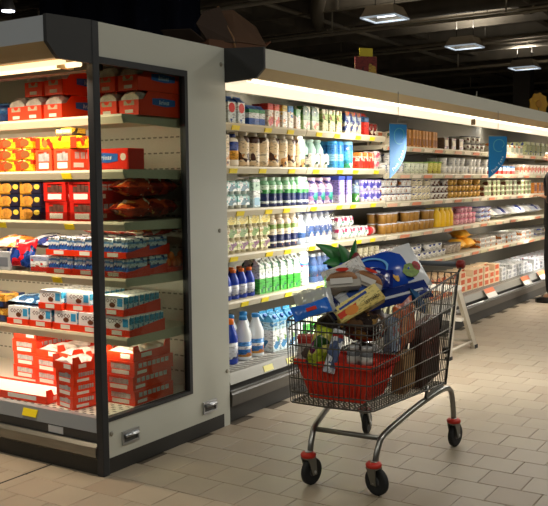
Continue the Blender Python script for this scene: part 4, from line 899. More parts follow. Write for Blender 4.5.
# ================================================= the bays farther along: small tubs, packs and cheeses
def far(z, a, b, mk, pitch, shelf, desc, plural, tiers=1, dz=0.07, front=F, rows=2):
    n = max(1, round((b - a) / pitch)); got = run(mk, a, b, n, z, front, shelf, desc, plural, tiers=tiers, dz=dz, jit=0.003, rows=rows, tilt=0.03, gap=0.012)
    per = n; lift = [U(-0.012, 0.03) for k in range(n)]
    for k, o in enumerate(got):      # shoppers leave gaps: some columns are lower, some pushed back
        t, r, i = k // (n * rows), (k // n) % rows, k % n
        if r == 0: o.location.y += max(0, lift[i]) * 0.3
        if tiers > 1 and t == tiers - 1 and r == 0 and (i * 7 + int(a * 10)) % 4 == 0: o.location.z -= 0; GONE.append(o)
GONE = []
def T_(r, h, body, lid, name='tub', cat='tub'): return tub(name, r, h, body, lid, seg=8, cat=cat)
# top shelf
far(1.655, 3.66, 4.05, block('cheese_box', 0.10, 0.10, 0.06, P([(0, '#e0d0b4')], [('#3a5a3a', 17, 0.61)], seed=12), M('#b8653a', 0.5), cat='pack'), 0.13, 'top', 'cream cheese box with rust label', 'cream cheese boxes with rust labels', 2, 0.061)
far(1.655, 4.08, 4.75, block('cheese_box', 0.055, 0.10, 0.15, M('#c88f4c', 0.5, noise=0.25, nscale=12), M('#8a5526', 0.5), (0.1, 0.5), 0.8, cat='pack'), 0.075, 'top', 'upright amber cheese pack', 'upright amber cheese packs')
far(1.655, 4.85, 5.45, block('cheese_box', 0.12, 0.10, 0.11, P([(0, '#5a4a3a')], [('#8a2a3a', 17, 0.61)], seed=13), M('#e6dcc6', 0.5), (0.3, 0.8), 0.6, cat='pack'), 0.2, 'top', 'dark box with pale label', 'dark boxes with pale labels')
far(1.655, 5.55, 6.10, T_(0.06, 0.075, P([(0, '#dfe0d8')], [('#6a3a2a', 19, 0.6)], seed=1), M('#3a3f56', 0.4)), 0.14, 'top', 'white tub with slate lid', 'white tubs with slate lids', 2, 0.076)
far(1.655, 6.20, 7.40, block('cheese_box', 0.13, 0.10, 0.10, P([(0, '#d9d6c8')], [('#c8742a', 17, 0.61)], seed=14), M('#8f9a8a', 0.5), cat='pack'), 0.17, 'top', 'pale grey boxed pack', 'pale grey boxed packs')
far(1.655, 7.5, 9.6, block('cheese_box', 0.16, 0.12, 0.16, P([(0, '#a9b08a')], [('#2a3f8e', 17, 0.61)], seed=15), M('#6f7a52', 0.5), cat='pack'), 0.21, 'top', 'olive boxed pack', 'olive boxed packs')
# second shelf
WB = P([(0, '#f2efe6'), (0.55, '#eeeae0')], [('#2a3f8e', 14, 0.64)])
far(1.425, 3.60, 4.02, T_(0.045, 0.085, WB, M('#e8e6dc', 0.4)), 0.105, 'second', 'white tub with navy spots', 'white tubs with navy spots', 2, 0.086)
far(1.425, 4.06, 4.55, T_(0.045, 0.10, P([(0, '#dfe4cc')], [('#3a5a3a', 19, 0.6)], seed=2), M('#a9c088', 0.4)), 0.105, 'second', 'pale green lidded tub', 'pale green lidded tubs', 1)
far(1.425, 4.58, 4.88, T_(0.05, 0.11, P([(0, '#d8cf6a')], [('#8a2a3a', 19, 0.6)], seed=3), M('#7fae3a', 0.4)), 0.11, 'second', 'yellow tub with green lid', 'yellow tubs with green lids')
far(1.425, 4.92, 6.20, T_(0.05, 0.075, P([(0, '#f4f1e8'), (0.6, '#efece2')], [('#35489a', 12, 0.65)]), M('#efeee6', 0.4)), 0.115, 'second', 'white tub with blue dots', 'white tubs with blue dots', 2, 0.076)
far(1.425, 6.30, 7.10, block('dessert_pack', 0.12, 0.10, 0.09, P([(0, '#d83a2a'), (0.4, '#e8eef2'), (0.8, '#3f8ad0')]), None, cat='pack'), 0.15, 'second', 'red, white and blue dessert pack', 'red, white and blue dessert packs')
far(1.425, 7.20, 9.60, block('dessert_pack', 0.13, 0.10, 0.115, P([(0, '#efe0cc'), (0.4, '#e89a6a'), (0.7, '#f2e8da')], [('#d8502a', 12, 0.62)]), None, cat='pack'), 0.16, 'second', 'peach and white dessert pack', 'peach and white dessert packs')
# third shelf
far(1.19, 3.58, 4.20, T_(0.045, 0.061, P([(0, '#f1ede4')], [('#c8742a', 19, 0.6)], seed=4), M('#2c3260', 0.4), cat='yogurt'), 0.108, 'third', 'white yogurt cup with navy lid', 'white yogurt cups with navy lids', 3, 0.062)
far(1.19, 4.24, 4.62, T_(0.045, 0.061, P([(0, '#f3e6c4')], [('#2a3f8e', 19, 0.6)], seed=5), M('#f2ead8', 0.4), cat='yogurt'), 0.10, 'third', 'cream yogurt cup', 'cream yogurt cups', 3, 0.062)
far(1.19, 4.65, 5.05, T_(0.045, 0.061, P([(0, '#efe9dc')], [('#6a3a2a', 19, 0.6)], seed=6), M('#4a2a30', 0.4), cat='yogurt'), 0.105, 'third', 'white yogurt cup with maroon lid', 'white yogurt cups with maroon lids', 3, 0.062)
far(1.19, 5.08, 5.95, T_(0.05, 0.06, P([(0, '#e0b056')], [('#3a5a3a', 19, 0.6)], seed=7), M('#7a4f26', 0.4)), 0.115, 'third', 'honey coloured tub with brown lid', 'honey coloured tubs with brown lids', 3, 0.061)
far(1.19, 6.00, 7.75, block('cheese_box', 0.12, 0.10, 0.055, P([(0, '#c9c7a4')], [('#6a3a2a', 17, 0.61)], seed=16), M('#6f7f4c', 0.5), cat='pack'), 0.15, 'third', 'sage green cheese pack', 'sage green cheese packs', 3, 0.056)
far(1.19, 7.85, 9.30, block('cheese_box', 0.14, 0.10, 0.13, P([(0, '#d98a3a')], [('#3a5a3a', 17, 0.61)], seed=17), M('#7a3a1e', 0.5), cat='pack'), 0.18, 'third', 'orange and brown cheese pack', 'orange and brown cheese packs')
# fourth shelf
far(0.92, 3.58, 4.72, T_(0.045, 0.085, M('#a87a34', 0.3, noise=0.15, nscale=10), M('#e6e4ea', 0.4), cat='jar'), 0.115, 'fourth', 'amber pot with white lid', 'amber pots with white lids', 2, 0.086)
far(0.92, 4.76, 5.20, bottle('drink_bottle', 0.04, 0.18, M('#f0c01e', 0.4), M('#f6e070', 0.4), None, neck=0.5, sh=0.7), 0.10, 'fourth', 'bright yellow bottle', 'bright yellow bottles')
far(0.92, 5.24, 5.85, T_(0.05, 0.055, P([(0, '#f0b4bc')], [('#8a2a3a', 19, 0.6)], seed=8), M('#e87a9a', 0.4), cat='yogurt'), 0.115, 'fourth', 'pink yogurt cup', 'pink yogurt cups', 3, 0.056)
far(0.92, 5.95, 6.35, T_(0.10, 0.05, P([(0, '#eceef4')], [('#c8742a', 19, 0.6)], seed=9), M('#5a6ab8', 0.4)), 0.23, 'fourth', 'wide white tub with blue lid', 'wide white tubs with blue lids', 3, 0.051)
for i, x in enumerate((6.50, 6.72, 6.94, 7.16, 7.38, 7.60, 7.82, 8.04, 8.26)):
    o = obj('cheese_bag', pillow_mb(0.19, 0.24, 0.09, 200 + i, 7, 5), (M('#ecebe6', 0.35), M('#cfd4e2', 0.35), P([(0, '#e8e8ee'), (0.6, '#4a5ab0')], [('#f0f0f4', 9, 0.55)]))[i % 3], None, (x, F + 0.15, 0.958), (0.22, 0, U(-.03, .03)))
    tag(o, f'{ORD[i]} plump white or blue bag from the panel, the fourth shelf', 'bag', 'plump white and blue bags on the fourth shelf')
# fifth shelf
far(0.645, 3.58, 4.15, block('cheese_box', 0.12, 0.10, 0.05, P([(0, '#efece6')], [('#8a2a3a', 17, 0.61)], seed=18), M('#c9c4c0', 0.4), cat='pack'), 0.15, 'fifth', 'flat white cheese pack', 'flat white cheese packs', 3, 0.051)
far(0.645, 4.20, 5.02, T_(0.055, 0.065, P([(0, '#e8e4dc')], [('#2a3f8e', 19, 0.6)], seed=10), M('#b9b4ac', 0.35)), 0.125, 'fifth', 'white tub with grey lid', 'white tubs with grey lids', 2, 0.066)
far(0.645, 5.06, 5.40, T_(0.055, 0.10, P([(0, '#c9b8a4')], [('#6a3a2a', 19, 0.6)], seed=11), M('#7a7470', 0.35)), 0.13, 'fifth', 'tan tub with slate lid', 'tan tubs with slate lids')
for i, (x, z, s) in enumerate(((5.50, 0.645, 1), (5.745, 0.645, 1), (5.62, 0.745, 0.9))):
    o = obj('cheese_bag', pillow_mb(0.22, 0.20, 0.10, 230 + i, 7, 5), M('#f2b63c', 0.35, noise=0.12, nscale=18), None, (x, F + 0.12, z + 0.02), (0.12, 0, U(-.2, .2))); o.scale = (s, s, s)
    tag(o, f'{("first", "second", "topmost")[i]} plump yellow bag in the pile on the fifth shelf', 'bag', 'plump yellow bags on the fifth shelf')
far(0.645, 5.90, 7.9, block('meat_tray', 0.16, 0.14, 0.05, P([(0, '#d2d2cc')], [('#c8742a', 17, 0.61)], seed=19), M('#8a867e', 0.4), cat='pack'), 0.19, 'fifth', 'grey meat tray', 'grey meat trays', 2, 0.051)
far(0.645, 8.0, 9.4, block('meat_tray', 0.16, 0.14, 0.05, P([(0, '#a8a49c')], [('#2a3f8e', 17, 0.61)], seed=20), M('#5a544c', 0.4), cat='pack'), 0.19, 'fifth', 'dull dark meat tray', 'dull dark meat trays', 2, 0.051)
# bottom deck
far(0.283, 3.58, 4.9, block('cheese_box', 0.13, 0.12, 0.07, P([(0, '#e8c8a0')], [('#6a3a2a', 17, 0.61)], seed=21), M('#c05a2a', 0.5), cat='pack'), 0.15, 'deck', 'cream cheese block with rust label', 'cream cheese blocks with rust labels', 3, 0.071, 0.12)
def wedge(name, c1, c2):
    mb = MB(); mb.prism([(-0.075, -0.05), (0.075, -0.05), (0.075, 0.03), (0.0, 0.065), (-0.075, 0.03)], 'z', 0, 0.065); o = obj(name, mb, M(c1, 0.4))
    obj('label', MB().box((-0.05, -0.0515, 0.012), (0.05, -0.05, 0.055)), M(c2, 0.5), o); return Proto(o, 0.115, 'cheese')
far(0.283, 4.95, 6.1, wedge('cheese_wedge', '#f0d8b4', '#d8602a'), 0.165, 'deck', 'cheese wedge with orange label', 'cheese wedges with orange labels', 3, 0.066, 0.11, 2)
far(0.283, 6.15, 7.3, block('meat_tray', 0.17, 0.15, 0.045, P([(0, '#e2e4e6')], [('#3a5a3a', 17, 0.61)], seed=22), M('#9aa0aa', 0.4), (0.2, 0.8), 0.4, cat='pack'), 0.19, 'deck', 'white wrapped tray', 'white wrapped trays', 3, 0.046, 0.11, 2)
far(0.283, 7.35, 9.8, block('meat_tray', 0.18, 0.15, 0.045, P([(0, '#c9ccd0')], [('#8a2a3a', 17, 0.61)], seed=23), M('#6a7078', 0.4), (0.2, 0.8), 0.5, cat='pack'), 0.21, 'deck', 'pale grey wrapped tray', 'pale grey wrapped trays', 3, 0.046, 0.11, 2)

for o in GONE:
    for c in list(o.children): bpy.data.objects.remove(c)
    bpy.data.objects.remove(o)
# ================================================= blue flags, things on top of the cases
BLUE = M('#1580c6', 0.5)
def flag(x, y, rz, label):
    t = empty('hanging_flag', (x, y, 1.755), (0, 0, rz)); tag(t, label, 'flag', 'blue flags hung over the dairy case')
    w, h = 0.175, 0.375; pts = [(-w/2, 0), (w/2, -0.004)]
    for k in range(9):
        a = k / 8; pts.append((w/2 - w * 0.96 * a ** 2.2, -0.13 - (h - 0.13) * a))
    pts.append((-w/2, -h)); pts = pts[::-1]
    obj('cloth', MB().prism(pts, 'y', -0.0015, 0.0015), BLUE, t)
    m2 = MB(); N = 22
    for k in range(N):      # thin looping line printed high on the flag
        a0 = -0.5 + 2 * PI * k / N * 0.93; a1 = a0 + 2 * PI / N * 0.93; r0, r1 = 0.042 + 0.012 * math.sin(a0 * 1.5), 0.042 + 0.012 * math.sin(a1 * 1.5)
        q = [(math.cos(a) * r * 1.25, -0.085 + math.sin(a) * r) for a, r in ((a0, r0), (a1, r1), (a1, r1 + 0.006), (a0, r0 + 0.006))]
        m2.prism(q, 'y', -0.0025, -0.0016)
    obj('looped_line', m2, M('#5fb4c8', 0.5), t)
    m2 = MB(); m2.tube([(-w/2, 0, 0), (w/2, 0, 0)], 0.004, 6); m2.tube([(0.0, 0, 0), (0.0, 0.0, 0.22)], 0.0025, 5); obj('hanger', m2, M('#8a8a86', 0.4, 0.5), t)
    g = obj('script_band', MB().prism([(-0.062, -0.315), (-0.05, -0.33), (0.03, -0.255), (0.068, -0.165), (0.054, -0.16), (0.016, -0.245)], 'y', -0.0019, -0.0016), BLUE, t)
    for k, (cx, cz) in enumerate(((-0.050, -0.316), (-0.036, -0.305), (-0.022, -0.293), (-0.008, -0.279), (0.006, -0.264), (0.018, -0.247), (0.030, -0.229), (0.040, -0.209), (0.048, -0.188))):
        a = 0.62 + 0.07 * k; lm = MB(); T_ = Matrix.Translation((cx, -0.0022, cz)) @ Matrix.Rotation(-a, 4, 'Y')
        if k in (0, 5): lm.box((-0.006, -0.0004, -0.010), (-0.002, 0.0002, 0.014), 0, T_); lm.box((-0.002, -0.0004, 0.009), (0.006, 0.0002, 0.014), 0, T_)
        elif k == 4: continue
        else: lm.box((-0.006, -0.0004, -0.008), (-0.003, 0.0002, 0.006 + 0.004 * (k % 2)), 0, T_); lm.box((-0.003, -0.0004, 0.002), (0.003, 0.0002, 0.006), 0, T_); lm.box((0.003, -0.0004, -0.008), (0.006, 0.0002, 0.006), 0, T_)
        obj('lettering', lm, M('#dcecf2', 0.5), g)
    return t
flag(2.66, -0.275, -0.30, 'blue pointed flag hung nearest the white panel, over the third bay')
flag(4.80, -0.275, -0.80, 'blue pointed flag hung farther along, over the white tubs')
# brown cardboard carton with its flaps up, on the case by the dark cap
BR = M('#553a25', 0.8, noise=0.15, nscale=6); BR2 = M('#3a281b', 0.8)
t = empty('cardboard_box', (1.42, 0.34, H + 0.001), (0, 0, -0.25)); tag(t, 'opened brown cardboard box with flaps up on top of the cases', 'box')
def sheet(pts, th=0.006):
    a, b, c = (Vector(p) for p in pts[:3]); n = (b - a).cross(c - a).normalized() * th
    k = len(pts); mb = MB(); mb.add([Vector(p) for p in pts] + [Vector(p) + n for p in pts], [tuple(range(k - 1, -1, -1)), tuple(range(k, 2 * k))] + [(i, (i + 1) % k, k + (i + 1) % k, k + i) for i in range(k)]); return mb
body = MB(); body.box((-0.22, -0.18, 0), (0.22, 0.18, 0.008))
for q in (((-0.22, -0.18, 0), (0.22, -0.174, 0.11)), ((-0.22, 0.174, 0), (0.22, 0.18, 0.11)), ((-0.22, -0.174, 0), (-0.214, 0.174, 0.11)), ((0.214, -0.174, 0), (0.22, 0.174, 0.11))): body.box(*q)
obj('body', body, M('#5e3c26', 0.8), t); t.scale = (1, 1, 0.85)
obj('flap', sheet([(-0.02, -0.18, 0.11), (0.22, -0.18, 0.11), (0.19, -0.12, 0.25), (0.06, -0.06, 0.36), (-0.05, -0.04, 0.34)]), BR, t)
obj('flap', sheet([(-0.22, -0.16, 0.10), (-0.02, -0.185, 0.10), (-0.06, -0.08, 0.36), (-0.20, -0.10, 0.30), (-0.30, -0.16, 0.20)]), BR2, t)
obj('flap', sheet([(0.22, -0.15, 0.10), (0.22, 0.15, 0.10), (0.31, 0.12, 0.15), (0.30, -0.14, 0.16)]), M('#7a4a30', 0.8), t)
obj('flap', sheet([(-0.22, 0.15, 0.10), (-0.22, -0.15, 0.10), (-0.32, -0.14, 0.17), (-0.34, 0.12, 0.20)]), BR2, t)
m2 = MB(); m2.tube([(-0.03, -0.19, 0.05), (-0.035, -0.175, 0.14), (-0.055, -0.12, 0.25), (-0.065, -0.075, 0.365)], 0.008, 6); obj('folded_edge', m2, M('#8a6440', 0.7), t)
# red shelf sign with a yellow header standing on the case
t = empty('shelf_sign', (2.95, 0.12, H + 0.001)); tag(t, 'dark red card sign with a yellow top standing on the long case', 'sign')
t.rotation_euler = (0, 0, -0.75)
obj('card', MB().box((-0.085, -0.008, 0.0), (0.085, 0.008, 0.19)), P([(0, '#6e1f1a'), (0.5, '#7a221c')], [('#b8923a', 8, 0.60), ('#3a1210', 10, 0.58)], rough=0.7), t)
obj('header', MB().box((-0.048, -0.009, 0.19), (0.052, 0.009, 0.25)), M('#c9b41c', 0.6), t)
# yellow flower decoration far along the case
t = empty('flower_decoration', (7.75, 0.2, H), (0, 0, -0.6)); tag(t, 'big yellow flower decoration standing on top of the long case', 'decoration')
t.scale = (0.78, 0.78, 0.78); m2 = MB(); m2.tube([(0, 0, 0), (0, 0, 0.19)], 0.012, 6); m2.box((-0.06, -0.05, 0), (0.06, 0.05, 0.012)); obj('stand', m2, M('#5a6a2a', 0.6), t)
pet = MB(); pts = [(0.03, -0.02), (0.08, -0.062), (0.15, -0.055), (0.185, 0.0), (0.15, 0.055), (0.08, 0.062), (0.03, 0.02)]; pet.prism([(a, b) for a, b in pts], 'y', -0.008, 0.008); pme = pet.mesh('petal', M('#b8881a', 0.7))
for k in range(9): obj('petal', pme, None, t, (0, 0.004 * (k % 2), 0.235), (0, k * 2 * PI / 9, 0))
m2 = MB(); m2.lathe([(0.065, -0.014), (0.065, 0.006), (0.05, 0.018)], 14, 0, Matrix.Rotation(PI / 2, 4, 'X')); obj('flower_centre', m2, M('#a8741a', 0.7), t, (0, 0, 0.235))
t = empty('stand_pole', (6.55, 0.55, H)); tag(t, 'thin pale pole with a small foot standing on top of the long case', 'pole')
m2 = MB(); m2.tube([(0, 0, 0.01), (0, 0, 0.26)], 0.008, 6); obj('pole', m2, M('#b0aa9a', 0.5), t); obj('foot', MB().lathe([(0.05, 0), (0.05, 0.008), (0.02, 0.014)], 12), M('#8a857a', 0.5), t)
# ================================================= shopping cart (its own frame: +x towards the handle)
CT = Matrix.Translation((0.846, -1.006, 0)) @ Matrix.Rotation(math.radians(3.2), 4, 'Z')
CR = (0, 0, math.radians(3.2))
cart = empty('shopping_cart', (0.846, -1.006, 0), CR); tag(cart, 'loaded wire shopping cart with red caster collars, parked in the aisle', 'shopping cart')
def C(name, mb, m, parent=None, loc=(0, 0, 0), rot=(0, 0, 0)): return obj(name, mb, m, parent or cart, loc, rot)
def L3(a, b, t): return tuple(a[i] + (b[i] - a[i]) * t for i in range(3))
FT = 0.765; FB = 0.402
def corner(side, level):          # level 0 bottom .. 1 top; returns front and rear corner on that side
    f = (-0.55 + 0.012 * (1 - level), side * (0.192 + 0.013 * level), FB + (FT - FB) * level)
    r = (0.285 + 0.165 * level, side * (0.236 + 0.010 * level), 0.358 + (0.893 - 0.358) * level)
    return f, r
LV = [0.0, 0.13, 0.30, 0.50, 0.70, 0.89, 1.0]
def wires(name, segs, r, m=None, seg=5):
    mb = MB()
    for p in segs: mb.tube(p, r if not isinstance(p[0], float) else r, seg)
    return C(name, mb, m or WIRE)
DWIRE = M('#4c4a47', 0.4, 0.8)
# rims and level wires, running round the front and both sides
for li, lv in enumerate(LV):
    fr, rr = corner(-1, lv); fl_, rl = corner(1, lv)
    rad = 0.0045 if lv in (0.0, 1.0) else 0.0032
    bow = 0.018
    fc = (fr[0] - bow, 0, fr[2])
    mb = MB(); mb.tube([rr, L3(rr, fr, 0.97), (fr[0] - 0.006, fr[1] + 0.01, fr[2]), fc, (fl_[0] - 0.006, fl_[1] - 0.01, fl_[2]), L3(rl, fl_, 0.97), rl], rad, 6)
    C('rim_wire' if lv == 1.0 else 'level_wire', mb, DWIRE if lv >= 0.89 else WIRE)
NV = 17
sg = []
for k in range(NV):
    t = k / (NV - 1); b0 = L3(corner(-1, 0)[0], corner(1, 0)[0], t); b1 = L3(corner(-1, 1)[0], corner(1, 1)[0], t); bow = 0.018 * (1 - abs(2 * t - 1) ** 2)
    sg.append([(b0[0] - bow, b0[1], b0[2]), (b1[0] - bow, b1[1], b1[2])])
wires('front_grid', sg, 0.0021)
for s in (-1, 1):
    sg = []
    for k in range(1, 36):
        t = k / 36; b0 = L3(*corner(s, 0), t); b1 = L3(*corner(s, 1), t); sg.append([b0, b1])
    wires('side_grid', sg, 0.0021)
sg = []
for k in range(1, 22):
    t = k / 22; sg.append([L3(corner(-1, 0)[0], corner(1, 0)[0], t), L3(corner(-1, 0)[1], corner(1, 0)[1], t)])
for k in range(0, 34):
    t = k / 33; sg.append([L3(*corner(-1, 0), t), L3(*corner(1, 0), t)])
wires('floor_grid', sg, 0.0022)
sg = []
for k in range(0, 15):
    t = k / 14; sg.append([L3(corner(-1, 0)[1], corner(1, 0)[1], t), L3(corner(-1, 1)[1], corner(1, 1)[1], t)])
for lv in (0.2, 0.45, 0.7, 0.9, 1.0): sg.append([corner(-1, lv)[1], corner(1, lv)[1]])
wires('rear_flap', sg, 0.003)
sg = []
for k in range(0, 9):
    y = -0.13 + 0.32 * k / 8; sg.append([(0.20, y, 0.43), (0.335, y, 0.86)])
for z, x in ((0.43, 0.20), (0.60, 0.253), (0.74, 0.297), (0.86, 0.335)): sg.append([(x, -0.135, z), (x, 0.20, z)])
wires('child_seat_grid', sg, 0.0035)
for s in (-1, 1):
    mb = MB(); a, b = corner(s, 0)[1], corner(s, 1)[1]; mb.tube([(a[0], a[1], a[2] - 0.01), b, (0.50, s * 0.25, 0.925)], 0.0065, 7); C('rear_upright', mb, DWIRE)
mb = MB(); mb.tube([(0.50, -0.235, 0.93), (0.50, 0.235, 0.93)], 0.014, 10); hd = C('handle', mb, M('#5b6068', 0.45))
for s in (-1, 1):
    mb = MB(); mb.lathe([(0.017, 0), (0.024, 0.006), (0.024, 0.034), (0.015, 0.042)], 12, 0, Matrix.Translation((0.50, s * 0.222, 0.93)) @ Matrix.Rotation(-s * PI / 2, 4, 'X')); C('handle_end', mb, M('#8e1d18', 0.4), hd)
FR = M('#8f8e89', 0.3, 0.9)
for s in (-1, 1):
    pts = [(-0.422, s * 0.158, 0.135), (-0.415, s * 0.159, 0.17), (-0.392, s * 0.162, 0.215), (-0.345, s * 0.168, 0.252), (-0.10, s * 0.20, 0.302), (0.04, s * 0.222, 0.325), (0.16, s * 0.236, 0.336), (0.28, s * 0.244, 0.332), (0.345, s * 0.246, 0.300), (0.375, s * 0.246, 0.235), (0.395, s * 0.246, 0.135)]
    sm = []
    for i in range(len(pts) - 1):
        for k in range(3):
            t = k / 3; p0 = pts[max(i - 1, 0)]; p1 = pts[i]; p2 = pts[i + 1]; p3 = pts[min(i + 2, len(pts) - 1)]
            sm.append(tuple(0.5 * (2 * p1[j] + (p2[j] - p0[j]) * t + (2 * p0[j] - 5 * p1[j] + 4 * p2[j] - p3[j]) * t * t + (3 * p1[j] - p0[j] - 3 * p2[j] + p3[j]) * t ** 3) for j in range(3)))
    sm.append(pts[-1]); mb = MB(); mb.tube(sm, 0.014, 8); C('chassis_tube', mb, FR)
    mb = MB(); mb.box((0.02, s * 0.222 - 0.012, 0.332), (0.27, s * 0.240 + 0.008, 0.362)); C('chassis_bracket', mb, M('#6a6a66', 0.4, 0.7))
    C('basket_post', MB().tube([(0.04, s * 0.222, 0.335), (0.05, s * 0.226, 0.392)], 0.008, 6), FR)
mb = MB(); mb.tube([(-0.365, -0.165, 0.238), (-0.365, 0.165, 0.238)], 0.012, 8); C('cross_tube', mb, M('#77766f', 0.4, 0.8))
mb = MB(); mb.tube([(0.20, -0.238, 0.34), (0.20, 0.238, 0.34)], 0.010, 8); C('cross_tube', mb, FR)
CLR = M('#c02a1c', 0.45)
def caster(x, y, ax, yaw):
    """ax: where the swivel stands; the wheel trails to (x, y)"""
    R = 0.061; c = C('caster', MB().lathe([(0.017, 0.118), (0.017, 0.155)], 10), FR, None, (ax[0], ax[1], 0))
    m1 = MB(); m1.lathe([(0.020, 0.126), (0.034, 0.130), (0.036, 0.142), (0.030, 0.150), (0.018, 0.153)], 14); C('collar', m1, CLR, c)
    dx, dy = x - ax[0], y - ax[1]; f = MB(); u = Vector((math.cos(yaw), math.sin(yaw), 0)); n = Vector((-u.y, u.x, 0))
    for s in (-1, 1):
        o_ = n * 0.021 * s; w = n * 0.0025
        A = [Vector((0, 0, 0.13)) - u * 0.026, Vector((0, 0, 0.13)) + u * 0.026, Vector((dx, dy, R)) + u * 0.014 - Vector((0, 0, 0.014)), Vector((dx, dy, R)) - u * 0.014 - Vector((0, 0, 0.014))]
        f.add([p + o_ - w for p in A] + [p + o_ + w for p in A], [(3, 2, 1, 0), (4, 5, 6, 7)] + [(i, (i + 1) % 4, 4 + (i + 1) % 4, 4 + i) for i in range(4)])
    f.add([Vector((0, 0, 0.122)) + u * a + n * b + Vector((0, 0, h)) for h in (0, 0.008) for a, b in ((-.026, -.023), (.026, -.023), (.026, .023), (-.026, .023))], [(3, 2, 1, 0), (4, 5, 6, 7)] + [(i, (i + 1) % 4, 4 + (i + 1) % 4, 4 + i) for i in range(4)])
    C('fork', f, M('#7f7f7b', 0.35, 0.85), c)
    T = Matrix.Translation((dx, dy, R)) @ Matrix.Rotation(yaw, 4, 'Z') @ Matrix.Rotation(PI / 2, 4, 'X')
    w = MB(); w.lathe([(R * 0.62, -0.010), (R * 0.9, -0.014), (R, -0.009), (R, 0.009), (R * 0.9, 0.014), (R * 0.62, 0.010)], 24, 0, T); C('tyre', w, RUBBER, c)
    w = MB(); w.lathe([(0.010, -0.017), (0.012, -0.012), (R * 0.60, -0.007), (R * 0.64, -0.004), (R * 0.64, 0.004), (R * 0.60, 0.007), (0.012, 0.012), (0.010, 0.017)], 20, 0, T); C('hub', w, M('#4a4b4d', 0.5), c)
    w = MB(); w.lathe([(0.007, -0.026), (0.007, 0.026)], 8, 0, T); C('axle', w, STEEL, c)
caster(-0.425, 0.151, (-0.440, 0.158), -0.25); caster(-0.412, -0.161, (-0.432, -0.155), 1.25); caster(0.42, 0.245, (0.392, 0.246), 0.15); caster(0.418, -0.246, (0.392, -0.246), -0.15)
C('hinge_clip', MB().box((0.315, -0.205, 0.62), (0.325, -0.195, 0.70)), BLACK); C('hinge_clip', MB().box((0.30, -0.235, 0.50), (0.33, -0.215, 0.53)), BLACK)
# ------------------------------------------------ what the cart carries (separate things)
def W_(x, y, z): return CT @ Vector((x, y, z))
def put(o, x, y, z, rot, label, cat, group=None):
    m = CT @ Matrix.Translation((x, y, z)) @ Euler(rot, 'XYZ').to_matrix().to_4x4()
    o.location = m.to_translation(); o.rotation_euler = m.to_euler(); return tag(o, label, cat, group)
def putc(o, c, off, rot, label, cat, group=None):
    e = Euler(rot, 'XYZ').to_matrix()
    q = Vector(c) - e @ Vector(off)
    return put(o, q.x, q.y, q.z, rot, label, cat, group)
# red hand basket lying at the front of the cart
hb = empty('hand_basket'); RB = M('#e0321a', 0.4)
mb = MB(); zt, t = 0.165, 0.004
def rect(hx, hy, z): return [(-hx, -hy, z), (hx, -hy, z), (hx, hy, z), (-hx, hy, z)]
o1, o2 = rect(0.115, 0.125, 0), rect(0.155, 0.178, zt); i2, i1 = rect(0.150, 0.173, zt), rect(0.111, 0.121, 0.005)
fs = [(3, 2, 1, 0), (12, 13, 14, 15)]
for a in (0, 4, 8): fs += [(a + i, a + (i + 1) % 4, a + 4 + (i + 1) % 4, a + 4 + i) for i in range(4)]
mb.add(o1 + o2 + i2 + i1, fs); obj('basket_body', mb, RB, hb)
mb = MB(); 
for a, b in (((-0.160, -0.185, 0.148), (0.160, -0.174, 0.172)), ((-0.160, 0.174, 0.148), (0.160, 0.185, 0.172)), ((-0.160, -0.174, 0.148), (-0.150, 0.174, 0.172)), ((0.150, -0.174, 0.148), (0.160, 0.174, 0.172))): mb.box(a, b)
obj('basket_rim', mb, RB, hb)
mb = MB()
for k in range(13):
    y = -0.15 + 0.3 * k / 12
    for s in (-1, 1):
        e = 0.83; mb.tube([(s * 0.1175, y * 0.72, 0.01), (s * 0.1525, y, 0.148)], 0.003, 5)
for k in range(11):
    x = -0.12 + 0.24 * k / 10
    for s in (-1, 1): mb.tube([(x * 0.78, s * 0.1275, 0.01), (x, s * 0.1745, 0.148)], 0.003, 5)
ri = obj('rib', mb, RB, hb); kind(ri, 'stuff')
for s in (-1, 1):
    mb = MB(); mb.tube([(-0.03 + 0.03 * s, s * 0.170, 0.165), (0.02 * s, s * 0.10, 0.185), (0.02 * s, 0, 0.19), (0.02 * s, -s * 0.10, 0.185)][:3], 0.007, 6); obj('basket_handle', mb, M('#d8301a', 0.4), hb)
mb = MB(); mb.lathe([(0.016, 0), (0.016, 0.02), (0.01, 0.024)], 10, 0, Matrix.Translation((-0.10, -0.165, 0.172))); obj('handle_hinge', mb, RB, hb)
put(hb, -0.368, -0.002, 0.413, (0, 0.03, 0), 'red plastic hand basket lying in the nose of the shopping cart', 'basket')
# big blue and white plastic pack sloping over the cart
pk = obj('paper_pack', pillow_mb(0.47, 0.26, 0.12, 301, 15, 9, False), P([(0, '#1c44a4'), (0.68, '#d8d9dc')], [], rough=0.25, axis='X', seed=2), None)
pk.data.materials[0] = M('#1d49b0', 0.25, bump=0.5, bscale=9); pk.data.materials.append(M('#dfe1e4', 0.28, bump=0.5, bscale=9)); pk.data.materials.append(M('#4fa0e0', 0.3))
for p in pk.data.polygons:
    c = p.center; edge = 0.10 + 0.05 * math.sin((c.y + 0.15) * 11)
    if c.x > edge - 0.015: p.material_index = 1
m2 = MB(); 
for k in range(26):
    a0, a1 = 2 * PI * k / 26, 2 * PI * (k + 1) / 26
    q = [(-0.06 + math.cos(a) * r * 1.3, 0.015 + math.sin(a) * r * 0.8) for a, r in ((a0, 0.062), (a1, 0.062), (a1, 0.073), (a0, 0.073))]
    m2.prism(q, 'z', 0.119, 0.1235)
obj('ring_emblem', m2, M('#63aee6', 0.3), pk)
